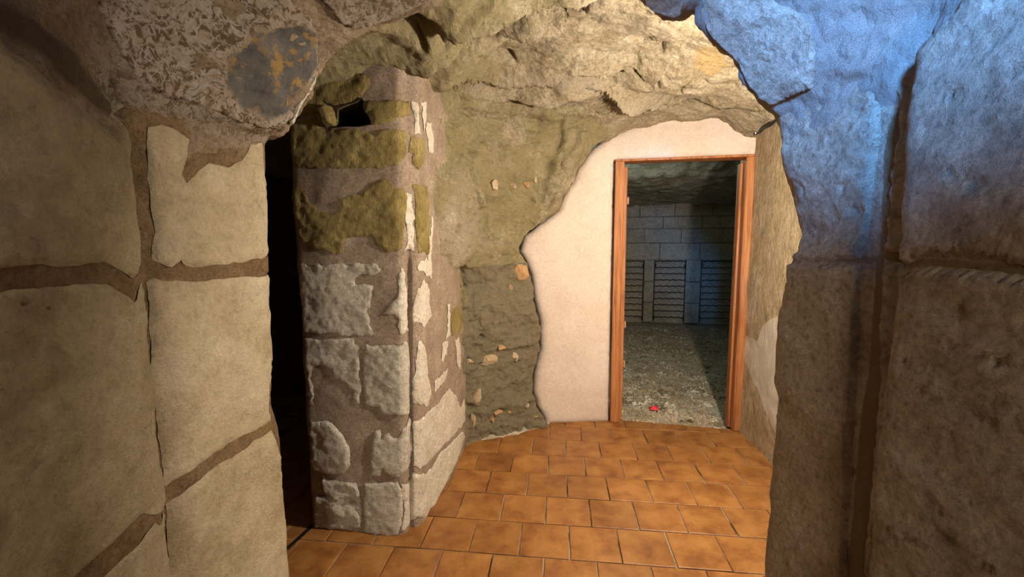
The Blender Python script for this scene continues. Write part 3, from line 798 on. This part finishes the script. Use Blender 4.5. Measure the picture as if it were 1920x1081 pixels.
P_(z4((290, 80), (440, 60), (500, 90), (600, 200), (640, 310), (660, 470), (600, 540), (450, 545), (340, 510), (305, 400), (295, 200)), WHITE, proud=0.012, bevel=0.016)
P_(z4((850, 150), (930, 145), (930, 220), (1000, 190), (1080, 220), (1150, 130), (1198, 30), (1210, 300), (1196, 430), (1100, 560), (1070, 580), (940, 500), (920, 560), (830, 555), (860, 400)), WHITE, proud=0.008, bevel=0.016, jag=0.008)
P_(z4((400, 560), (440, 592), (700, 622), (720, 700), (745, 780), (755, 950), (740, 1020), (560, 1040), (330, 1030), (335, 900), (340, 730), (440, 740), (380, 620)), WHITE, proud=0.006, relief=lambda P: 0.013 * fbm(P * np.array([1, 1, 1.6]), 13, 4, 3))
P_(z4((785, 625), (1080, 622), (1118, 680), (1132, 860), (1118, 1000), (1085, 1085), (950, 1105), (785, 1070), (778, 900)), WHITE, proud=0.008, bevel=0.016)

P_(z2((1392, 400), (1410, 420), (1400, 600), (1385, 760), (1395, 940), (1375, 930), (1355, 800), (1372, 620)), CHALK, proud=0.001, jag=0.012)
P_(z1((1310, 420), (1345, 430), (1350, 560), (1330, 700), (1312, 600)), CHALK, proud=0.001, jag=0.014)
P_(z3((1500, 440), (1540, 420), (1530, 560), (1490, 620), (1475, 540)), CHALK, proud=0.001, jag=0.014)
P_(z3((1530, 90), (1560, 80), (1555, 380), (1520, 420), (1540, 250)), CHALK, proud=0.001, jag=0.012)

# ------------------------------------------------------------------ rock wall, ceiling, plaster wall, far right wall
edge_px = [(1032, 800), (1022, 785), (1008, 762), (1000, 735), (1002, 700), (1014, 655), (1013, 605), (1002, 560), (998, 520), (988, 490), (975, 472), (984, 442), (1008, 424), (1048, 394), (1058, 366), (1079, 332), (1086, 314), (1112, 278), (1150, 252), (1190, 230)]
uvE = S_K.uvs(edge_px)
dents = [(890, 291, .05, .020), (905, 632, .07, .016), (948, 268, .03, .012), (966, 272, .03, .009), (1006, 266, .035, .012), (857, 228, .025, .010), (912, 505, .0, .01), (873, 535, .05, .015), (953, 690, .012, .03), (1010, 785, .04, .012), (985, 800, .05, .014), (940, 802, .05, .012)]
duv = [(S_K.uv_of(x, y), a, w) for x, y, a, w in dents]
cracks = [([(860, 205), (900, 212), (960, 218), (1000, 225), (1045, 232)], .03, .010), ([(872, 300), (884, 340), (893, 375), (898, 395)], .022, .008), ([(990, 415), (1000, 425), (975, 440)], .02, .012), ([(868, 655), (884, 682), (905, 684)], .02, .007), ([(900, 415), (912, 440), (935, 455), (958, 455)], .022, .009), ([(828, 228), (832, 250), (842, 280)], .03, .008), ([(880, 290), (900, 345), (908, 390), (915, 425), (930, 445)], .03, .012), ([(1050, 228), (1050, 265), (1030, 310), (1018, 350), (1014, 375)], .035, .012), ([(868, 500), (866, 560), (869, 600)], .03, .014)]
cuv = [(S_K.uvs(p), a, w) for p, a, w in cracks]
bumps = [([(1095, 255), (1070, 300), (1050, 345), (1030, 385)], .035, .03), ([(860, 190), (930, 200), (1010, 205), (1090, 205)], .03, .04), ([(935, 650), (970, 648), (1010, 636)], .012, .02), ([(878, 300), (890, 335), (900, 380)], .03, .03), ([(1070, 260), (1050, 320), (1035, 360)], .05, .07)]
buv = [(S_K.uvs(p), a, w) for p, a, w in bumps]
cobf = soft(S_K, [[(866, 512), (900, 498), (1000, 492), (1040, 600), (1040, 830), (860, 840), (866, 650)]], 0.03)
def rock_h(P, Q=None):
    return 0.013 * fbm(P, 9, 4, 4) + 0.010 * ridged(P, 12, 3, 6) + 0.005 * fbm(P, 40, 3)
rock_poly = np.concatenate([uvE, [(uvE[-1][0], S_K.LV), (0.0, S_K.LV), (0.0, 0.0), (uvE[0][0], 0.0)]])
class KS(Surf): pass
nK = S_K.P.copy()
Uk, Vk = np.meshgrid(np.linspace(0, S_K.LU, S_K.nu), np.linspace(0, S_K.LV, S_K.nv), indexing='ij')
Qk = np.stack([Uk.ravel(), Vk.ravel()], 1); dk = np.zeros(len(Qk))
for q, a, w in duv: dk -= a * np.exp(-((Qk - q) ** 2).sum(1) / w ** 2)
for q, a, w in cuv: dk -= a * np.exp(-(seg_dist(Qk, q, False) / w) ** 2)
for q, a, w in buv: dk += a * np.exp(-(seg_dist(Qk, q, False) / w) ** 2)
dk -= 0.008 * cobf(None, Qk)
S_K.P = S_K.P + S_K.N * dk.reshape(S_K.nu, S_K.nv)[..., None]
mossf = lambda P, Q: np.clip(0.75 + 0.35 * (1.55 - P[:, 2]) * 0 + 0.3 * fbm(P, 3, 2, 5), 0, 1)
pale_k = soft(S_K, [[(800, 420), (840, 330), (870, 290), (885, 330), (905, 400), (935, 455), (905, 480), (860, 500), (820, 520)], [(1060, 250), (1100, 240), (1080, 300), (1050, 340), (1030, 380), (1045, 300)]], 0.05)
rock = patch('wall_rock', S_K, ROCK, None, uv=rock_poly, res=0.0105, proud=0.0, edge=-0.006, bevel=0.03, jag=0.008, relief=rock_h, skirt=0.18,
             attrs={'moss': mossf, 'cob': cobf, 'pale': lambda P, Q: 0.65 * pale_k(P, Q), 'ochre': lambda P, Q: np.zeros(len(P))})
tag(rock, 'bare mossy rock wall with embedded stone chips between the stone pier and the pink plaster', 'rock wall', 'structure')
for i, (x, y, sx, sz, m, out) in enumerate([(926, 346, .030, .024, FRAG, .012), (961, 349, .016, .018, FRAG, .01), (986, 346, .026, .024, FRAG_O, .016), (1004, 337, .010, .018, FRAG, .006),
        (916, 672, .060, .032, FRAG, .02), (879, 676, .040, .022, FRAG, .01), (940, 650, .022, .016, FRAG_O, .008), (898, 740, .024, .062, FRAG, .012), (933, 771, .038, .016, FRAG_O, .01), (954, 771, .016, .016, FRAG_O, .006),
        (1005, 781, .020, .010, FRAG_O, .008), (979, 511, .060, .048, FRAG_O, .006), (887, 790, .022, .06, FRAG, .004), (950, 716, .036, .048, ROCK, .0), (968, 670, .03, .03, FRAG, -.012), (925, 786, .012, .016, FRAG_O, .004), (958, 538, .014, .02, FRAG, .004), (988, 758, .018, .016, FRAG, -.002)]):
    if m is ROCK: continue
    c = S_K.at(x, y, out * 0.6 - 0.004); n = S_K.nrm(S_K.uv_of(x, y)[None])[0]
    ax = np.cross((0, 0, 1.0), n); ax /= np.linalg.norm(ax); up = np.cross(n, ax)
    pebble('stone', c, 1.0, m, rock, i + 3, 3, (sx * 1.35, 0.034, sz * 1.35), np.stack([ax, n, up]))
# thin lime fillet at the foot of the rock wall
fp = [fl(*p) for p in ((872, 836), (905, 826), (940, 820), (975, 815), (1000, 806), (1035, 795))]
fp = resample(fp, 40)
V, Fc = [], []
for i, p in enumerate(fp):
    d = fp[min(i + 1, 39)] - fp[max(i - 1, 0)]; d /= np.linalg.norm(d); n = np.array([d[1], -d[0], 0])
    w = 0.012 * fbm(p[None], 8, 2)[0]; tp = 1 - 0.8 * i / 39
    for a, b in ((-0.012 * (1 - tp) + w, -0.002), (-0.03 + w * .5, 0.012 * tp), (-0.06, 0.03 * tp), (-0.14, 0.03 * tp)):
        V.append(p + n * a + np.array([0, 0, b]))
for i in range(39):
    for k in range(3):
        a = i * 4 + k; Fc.append((a, a + 1, a + 5, a + 4))
mesh_obj('mortar_fillet', V, Fc, FILLET, rock)

def c_attr(P, Q):
    return np.clip(0.10 + 0.85 * sstep((0.45 - P[:, 0]) / 0.9) + 0.25 * fbm(P, 2.5, 2, 3), 0, 1)
pc = soft(S_C0, [ca((1100, 700), (1400, 650), (1920, 600), (1920, 720), (1500, 760), (1200, 790)) + [], cb((0, 600), (400, 600), (850, 770), (1500, 820), (1300, 900), (600, 900), (500, 780), (0, 700)), cb((500, 100), (900, 150), (1500, 400), (1000, 480), (600, 350))], 0.06)
oc = soft(S_C0, [cb((1400, 480), (1560, 440), (1620, 600), (1480, 650), (1330, 600))], 0.05)
ceil = sheet('ceiling', S_C, ROCK, None, lambda P, Q: 0.005 * fbm(P, 14, 4, 4) + 0.003 * ridged(P, 26, 3, 6), sub=1,
             attrs={'moss': lambda P, Q: c_attr(P, Q) * (1 - 0.6 * pc(P, Q)), 'cob': lambda P, Q: np.zeros(len(P)), 'pale': lambda P, Q: 0.75 * pc(P, Q), 'ochre': lambda P, Q: oc(P, Q)})
tag(ceil, 'rugged cave ceiling of layered beige and mossy rock above the tiled room', 'ceiling', 'structure')

door_px = [(1149, 306), (1404, 300), (1384, 804), (1366, 850), (1140, 850), (1144, 790)]
plas_px = edge_px[:]
pl_l = S_W.uvs(edge_px[1:])
drp = S_W.uvs([(1150, 306), (1403, 300), (1384, 803), (1145, 787)])
dv0 = drp[:, 0]; ztop_d = drp[:2, 1].mean() + 0.02
uL, uR = dv0[[0, 3]].mean(), dv0[[1, 2]].mean()
top_extra = [(pl_l[-1][0], S_W.LV), (S_W.LU, S_W.LV), (S_W.LU, 0.0), (uR, 0.0), (uR, ztop_d), (uL, ztop_d), (uL, 0.0), (pl_l[0][0], 0.0)]
plast = patch('wall_back', S_W, PLASTER, None, uv=np.concatenate([pl_l, top_extra]), res=0.02, proud=0.014, edge=-0.025, bevel=0.06, jag=0.003, relief=lambda P: 0.004 * fbm(P, 5, 3), skirt=0.10)
tag(plast, 'smooth pinkish plaster wall around the doorway with a wavy edge against rock', 'wall', 'structure')

whitef = soft(S_F, [[(1380, 625), (1405, 630), (1420, 640), (1428, 612), (1442, 600), (1470, 585), (1540, 600), (1560, 1300), (1380, 1000)]], 0.02)
farw = sheet('wall_far_right', S_F, FARW, None, lambda P, Q: 0.003 * fbm(P, 12, 4) - 0.008 * np.clip(fbm(P, 16, 3, 5) - 0.6, 0, 1), attrs={'white': whitef})
tag(farw, 'ochre stained wall with a whitewashed foot, right of the wooden door frame', 'wall', 'structure')

# ------------------------------------------------------------------ tiled floor
TS, YAW, PH = 0.2476 * H / 1.5, 0.1088, 3.3686 * H / 1.5
OFF = [0.27, -0.23]
cyw, syw = math.cos(YAW), math.sin(YAW)
def g2w(u, v): return np.array([u * cyw + v * syw, -u * syw + v * cyw])
floor_v = [(-3.2, -1.4, -0.006), (2.2, -1.4, -0.006), (2.2, 2.9, -0.006), (1.75, 2.9, -0.006), (0.7, 3.1, -0.006), (0.2, 3.2, -0.006), (-0.3, 4.3, -0.006), (-3.2, 4.3, -0.006)]
floor = mesh_obj('floor', floor_v, [(0, 1, 2, 3, 4, 5, 6, 7)], GROUT, None, False)
tag(floor, 'orange brown square floor tiles laid in staggered rows with pale and dark joints', 'floor', 'structure')
a_, b_2 = fl(1150, 787)[:2], fl(1372, 806)[:2]
e_ = (b_2 - a_) / np.linalg.norm(b_2 - a_)
n_d = np.array([e_[1], -e_[0]])           # towards the camera
if n_d[1] > 0: n_d = -n_d
g1, g2 = fl(592, 982)[:2], fl(540, 1030)[:2]
gd = (g2 - g1) / np.linalg.norm(g2 - g1); gn = np.array([-gd[1], gd[0]])
if gn[0] < 0: gn = -gn                     # towards the main floor
def clip(poly, p0, n):
    out = []
    for i in range(len(poly)):
        a, b = poly[i], poly[(i + 1) % len(poly)]
        da, db = (a - p0) @ n, (b - p0) @ n
        if da >= 0: out.append(a)
        if (da >= 0) != (db >= 0): out.append(a + (b - a) * da / (da - db))
    return out
def tile_mesh(poly, bev=0.003, zt=0.0):
    c = np.mean(poly, 0); V, Fc = [], []
    n = len(poly)
    for p in poly: V.append((p[0], p[1], -0.012))
    for p in poly: V.append((p[0], p[1], zt - 0.002))
    for p in poly:
        d = c - p; d = d / np.linalg.norm(d); V.append((p[0] + d[0] * bev * 1.4, p[1] + d[1] * bev * 1.4, zt))
    for i in range(n):
        j = (i + 1) % n
        Fc.append((i, j, n + j, n + i)); Fc.append((n + i, n + j, 2 * n + j, 2 * n + i))
    Fc.append(tuple(range(2 * n, 3 * n)))
    return V, Fc
hw = TS / 2 - 0.0030
full = [np.array(p) for p in ((-hw, -hw), (hw, -hw), (hw, hw), (-hw, hw))]
tv, tf = tile_mesh(full)
tme = bpy.data.meshes.new('tile'); tme.from_pydata(tv, [], tf); tme.materials.append(TILE); tme.update()
thr = a_ + (-n_d) * 0.015
for k in range(0, 18):
    for m in range(-14, 14):
        o = OFF[k % 2]
        ctr = g2w((m + 0.5 + o) * TS, PH + (0.5 - k) * TS)
        x, y = ctr
        if y < 0.25 or y > 3.5 or x < -1.75 or x > 1.9: continue
        if y < 1.25 and not (-0.95 < x < 0.98): continue
        jit = np.array([random.gauss(0, 0.0008), random.gauss(0, 0.0008)]); rot = -YAW + random.gauss(0, 0.004)
        R = np.array([[math.cos(rot), -math.sin(rot)], [math.sin(rot), math.cos(rot)]])
        wp = [R @ p + ctr + jit for p in full]
        polys = []
        cut_d = min((p - thr) @ n_d for p in wp) < 0
        sg = [(p - g1) @ gn for p in wp]
        if cut_d:
            q = clip(wp, thr, n_d)
            if len(q) > 2: polys.append((q, 0.0))
        elif min(sg) < 0 and y < 2.4 and x < -0.6:
            q = clip(wp, g1, gn)
            if len(q) > 2 and max(sg) > 0.01: polys.append((q, 0.0))
            q = clip(wp, g1 - gn * 0.022, -gn)
            if len(q) > 2: polys.append((q, -0.004))
        else:
            ob = bpy.data.objects.new('tile', tme); COL.objects.link(ob); ob.parent = floor
            ob.location = (ctr[0] + jit[0], ctr[1] + jit[1], random.gauss(0, 0.0004)); ob.rotation_euler = (random.gauss(0, .002), random.gauss(0, .002), rot)
            continue
        for q, zt in polys:
            q = [np.asarray(p) for p in q]
            ar = 0.5 * abs(sum(q[i][0] * q[(i + 1) % len(q)][1] - q[(i + 1) % len(q)][0] * q[i][1] for i in range(len(q))))
            if ar < 0.0008: continue
            V, Fc = tile_mesh([p - ctr for p in q], 0.003, zt)
            ob = mesh_obj('tile', V, Fc, TILE, floor, False); ob.location = (ctr[0], ctr[1], 0)
# dark expansion strip beside the gap
sv_ = [(*(g1 - gd * 0.3), 0.0), (*(g1 - gd * 0.3 - gn * 0.022), 0.0), (*(g2 + gd * 0.5 - gn * 0.022), 0.0), (*(g2 + gd * 0.5), 0.0)]
sV = [(x, y, z) for z in (-0.005, -0.0025) for x, y, _ in sv_]
mesh_obj('joint_strip', sV, [(4, 5, 6, 7), (0, 1, 5, 4), (1, 2, 6, 5), (2, 3, 7, 6), (3, 0, 4, 7)], BLACK, floor, False)

# ------------------------------------------------------------------ door frame
a_ = fl(1143.5, 788)[:2]; b_2 = fl(1386, 805)[:2]
e_ = (b_2 - a_); W = np.linalg.norm(e_); e_ /= W
nb = np.array([-e_[1], e_[0]])
if nb[1] < 0: nb = -nb                     # into the cellar
M = (np.array([[e_[0], nb[0], 0], [e_[1], nb[1], 0], [0, 0, 1.0]]), np.array([a_[0], a_[1], 0.0]))
door = bpy.data.objects.new('door_1', None); COL.objects.link(door); door.location = (float(a_[0] + e_[0] * W / 2), float(a_[1] + e_[1] * W / 2), 0)
tag(door, 'reddish brown wooden door frame around the open doorway to the dark cellar', 'door frame', 'structure')
door_inv = np.array([door.location.x, door.location.y, 0])
Md = (M[0], M[1] - door_inv)
DH = float(aty(1150, 304, a_[1])[2])
def slab(name, *b, mat=WOOD, parent=door, bev=0.004): return box_bm(name, *b, mat, parent, bev, Md)
jl = slab('jamb', 0.0, 0.062, -0.03, 0.10, 0.0, DH)
slab('stop', 0.062, 0.090, 0.02, 0.10, 0.0, DH - 0.03, parent=jl)
jr = slab('jamb', W - 0.055, W, -0.03, 0.10, 0.0, DH)
slab('stop', W - 0.072, W - 0.055, 0.03, 0.10, 0.0, DH - 0.03, parent=jr)
slab('head', 0.0, W, -0.022, 0.10, DH, DH + 0.016)
for z in (1.63, 0.42, 0.72):
    slab('hinge', 0.090, 0.103, 0.015, 0.035, z, z + 0.05, mat=FRAG_O, bev=0.003)

# ------------------------------------------------------------------ cable along the top of the far right wall
cp = [S_F.at(x, y, 0.02) for x, y in ((1400, 262), (1404, 258), (1420, 251), (1440, 239), (1466, 221), (1490, 200))]
cp = resample(cp, 30); cp[:, 2] += 0.004 * np.sin(np.arange(30) * 0.9)
cable_t = bpy.data.objects.new('black_cable', None); COL.objects.link(cable_t)
tag(cable_t, 'black cable with white clips running along the top of the ochre wall under the ceiling', 'cable')
tube('sheath', cp, 0.013, BLACK, cable_t)
for i in (9, 12):
    d = cp[i + 1] - cp[i]; d /= np.linalg.norm(d); V = []
    pts = [cp[i] + 0.016 * (math.cos(t) * np.array([0, 0, 1]) + math.sin(t) * np.array([-1, 0, 0])) for t in np.linspace(-0.6, 2.2, 10)]
    tube('clip', pts, 0.004, CLIP, cable_t, 6)

# ------------------------------------------------------------------ cellar beyond the door
cA, cB = np.array([1.925, 7.22]), np.array([3.671, 6.888])
ce = (cB - cA) / np.linalg.norm(cB - cA); cn = np.array([ce[1], -ce[0]])
if cn[1] > 0: cn = -cn
def cw(s, out, z):
    p = cA + ce * s + cn * out; return np.array([p[0], p[1], z])
def s_of(px, py=550):
    d = ray(px, py)[:2]; A = np.stack([d, -ce], 1); t, s = np.linalg.solve(A, cA - CAM[:2]); return s
def cbox(name, s0, s1, o0, o1, z0, z1, mat, parent, bev=0.006):
    V, Fc = bevel_box(s0, s1, o0, o1, z0, z1, bev)
    V = np.array([cw(*v) for v in V])
    return mesh_obj(name, V, [f[::-1] for f in Fc], mat, parent, False)
V = [cw(-2.6, -0.10, -0.05), cw(3.4, -0.10, -0.05), cw(3.4, -0.10, 2.5), cw(-2.6, -0.10, 2.5)]
cwall = mesh_obj('wall_cellar', V, [(0, 1, 2, 3)], CELL, None, False)
tag(cwall, 'pale block wall with bottle niches at the far end of the cellar', 'wall', 'structure')
r1 = (s_of(1225), s_of(1285)); p1 = (s_of(1207), s_of(1225)); p2 = (s_of(1285), s_of(1312))
wn_ = r1[1] - r1[0]
r0 = (p1[0] - wn_, p1[0]); r2 = (p2[1], p2[1] + wn_)
zr = lambda py: float(aty(1255, py, 7.05)[2])
ztr = zr(487)
for s0, s1 in ((r0[0] - .2, r0[0]), p1, p2, (r2[1], r2[1] + 0.3)):
    for za_, zb_ in ((0, 0.34), (0.345, 0.70), (0.705, ztr)):
        cbox('block', s0 + .001, s1 - .001, -0.10, 0.0, za_, zb_ - 0.004, CELL, cwall)
zrows = [ztr, zr(455), zr(428), zr(405), zr(378)]
for i in range(4):
    s = -1.2 + 0.27 * (i % 2)
    while s < 3.0:
        w = 0.55 + 0.1 * random.random()
        cbox('block', s, s + w - 0.006, -0.10, random.gauss(0.0, .004) + (0.012 if i == 0 else 0), zrows[i], zrows[i + 1] - 0.006, CELL, cwall)
        s += w
for (sa, sb), lab in ((r0, 'wavy wire bottle rack partly hidden behind the left door jamb'), (r1, 'wavy wire bottle rack in the middle cellar niche, fully visible'), (r2, 'shadowed wavy wire bottle rack beside the right door jamb')):
    base = cw((sa + sb) / 2, -0.02, 0)
    rk = bpy.data.objects.new('wire_bottle_rack', None); COL.objects.link(rk); rk.location = base
    tag(rk, lab, 'bottle rack', None, 'wire bottle racks in the cellar niches')
    for k in range(10):
        z = zr(490 + 11.67 * k) + 0.006
        t = np.linspace(0.02, 0.98, 49)
        pts = [cw(sa + (sb - sa) * q, 0.006, z + 0.0065 * math.cos(2 * math.pi * 5 * q)) - base for q in t]
        tube('rail', pts, 0.0065, IRON, rk, 6)
    for s in (sa + 0.012, sb - 0.012):
        tube('upright', [cw(s, -0.004, 0.02) - base, cw(s, -0.004, ztr - 0.02) - base], 0.005, IRON, rk, 6)
        for z in (0.09, ztr - 0.09):
            sg = 1 if s < (sa + sb) / 2 else -1
            tube('bracket', [cw(s, 0.0, z - 0.05) - base, cw(s + sg * 0.02, 0.015, z) - base, cw(s - sg * 0.004, 0.02, z + 0.04) - base], 0.007, IRON, rk, 6)
# cellar rock ceiling and side walls
cx2, cy2 = np.meshgrid(np.arange(-0.6, 5.4, 0.05), np.arange(2.95, 8.2, 0.05), indexing='ij')
zc = np.interp(cy2, [2.95, 3.4, 4.0, 4.4, 4.8, 5.2, 7.2, 8.2], [2.22, 2.24, 2.24, 2.23, 2.08, 2.04, 1.96, 1.92])
PCc = np.stack([cx2, cy2, zc], -1)
PCc[..., 2] += 0.03 * fbm(PCc, 1.6, 3, 2) + 0.02 * ridged(PCc, 5, 3, 2)
S_CC = Surf(PCc, REF_C)
cc = sheet('ceiling_cellar', S_CC, CELLROCK, None, lambda P, Q: 0.010 * fbm(P, 10, 3), sub=2)
tag(cc, 'greenish rock ceiling of the dark cellar seen through the doorway', 'ceiling', 'structure')
for nm, pl, lab in (('wall_cellar_left', [(0.22, 3.16), (0.1, 5.0), (-0.3, 7.8)], 'rough side wall of the cellar behind the plaster wall'), ('wall_cellar_right', [(1.9, 2.93), (4.4, 3.3), (4.6, 5.0), (4.5, 6.85)], 'rough side wall of the cellar behind the right door jamb')):
    s_ = wall_surf([(0, pl), (2.6, pl)], 2.5, REF_C, 0.06, wavy(0.03, 2), 2)
    o = sheet(nm, s_, CELLROCK); tag(o, lab, 'wall', 'structure')
cx3, cy3 = np.meshgrid(np.arange(-0.5, 5.0, 0.03), np.arange(2.88, 8.0, 0.03), indexing='ij')
Pg = np.stack([cx3, cy3, -0.012 + 0.0 * cx3], -1)
Pg[..., 2] += 0.012 * fbm(Pg, 1.5, 3) + 0.006 * fbm(Pg, 9, 3)
dn = (Pg[..., :2] - thr) @ n_d
Pg[..., 2] -= 0.06 * sstep((dn - 0.005) / 0.04)
S_G = Surf(Pg, REF_C)
fc_ = sheet('floor_cellar', S_G, GRAVEL)
tag(fc_, 'gravelly beige earth floor of the cellar beyond the door frame', 'floor', 'structure')
import bmesh
bm = bmesh.new(); bmesh.ops.create_icosphere(bm, subdivisions=1, radius=1.0)
iV = np.array([v.co[:] for v in bm.verts]); iF = np.array([[v.index for v in f.verts] for f in bm.faces]); bm.free()
GV, GF, cnt = [], [], 0
rg = np.random.RandomState(4)
while cnt < 5200:
    y = 2.95 + 3.85 * rg.rand() ** 1.5; x = 0.75 + rg.rand() * (0.9 + 0.45 * (y - 2.95)) + 0.12 * (y - 2.95)
    if ((np.array([x, y]) - thr) @ n_d) > -0.01: continue
    tq = (np.array([x, y]) - M[1][:2]) @ e_
    if y < 3.4 and not (0.1 < tq < W - 0.1): continue
    z = S_G.ev(np.array([[(x + 0.5) / (cx3.max() + 0.5) * S_G.LU, (y - 2.88) / (cy3.max() - 2.88) * S_G.LV]]))[0, 2]
    r = 0.006 + 0.010 * rg.rand() ** 2.5
    v = iV * (r * (0.7 + 0.6 * rg.rand(1, 3))) * (1, 1, 0.7) * (1 + 0.2 * rg.randn(len(iV), 1) * 0.6)
    GV.append(v + (x, y, z + r * 0.25)); GF.append(iF + cnt * len(iV)); cnt += 1
gr = mesh_obj('gravel', np.concatenate(GV), np.concatenate(GF), PEB, None, False)
tag(gr, 'loose beige gravel strewn over the cellar floor', 'gravel', 'stuff')
# scraps on the gravel
def scrap(name, c, pts, mat, label, cat):
    V = [np.array(c) + np.array(p) for p in pts]
    Fc = [(0, 1, 4), (1, 2, 4), (2, 3, 4), (3, 0, 4)]
    top = len(V); V = V + [v + np.array([0, 0, 0.004]) for v in V]
    Fa = [tuple(i + top for i in f) for f in Fc] + [f[::-1] for f in Fc] + [(i, (i + 1) % 4, (i + 1) % 4 + top, i + top) for i in range(4)]
    return tag(mesh_obj(name, V, Fa, mat, None, False), label, cat)
c = fl(1225, 769, -0.01); c[2] = 0.0
scrap('paper_scrap', c, [(-.035, -.02, .004), (.03, -.028, .0), (.042, .02, .012), (-.02, .03, .004), (0.0, 0.0, .028)], RED, 'small crumpled red paper scrap lying on the cellar gravel', 'scrap')

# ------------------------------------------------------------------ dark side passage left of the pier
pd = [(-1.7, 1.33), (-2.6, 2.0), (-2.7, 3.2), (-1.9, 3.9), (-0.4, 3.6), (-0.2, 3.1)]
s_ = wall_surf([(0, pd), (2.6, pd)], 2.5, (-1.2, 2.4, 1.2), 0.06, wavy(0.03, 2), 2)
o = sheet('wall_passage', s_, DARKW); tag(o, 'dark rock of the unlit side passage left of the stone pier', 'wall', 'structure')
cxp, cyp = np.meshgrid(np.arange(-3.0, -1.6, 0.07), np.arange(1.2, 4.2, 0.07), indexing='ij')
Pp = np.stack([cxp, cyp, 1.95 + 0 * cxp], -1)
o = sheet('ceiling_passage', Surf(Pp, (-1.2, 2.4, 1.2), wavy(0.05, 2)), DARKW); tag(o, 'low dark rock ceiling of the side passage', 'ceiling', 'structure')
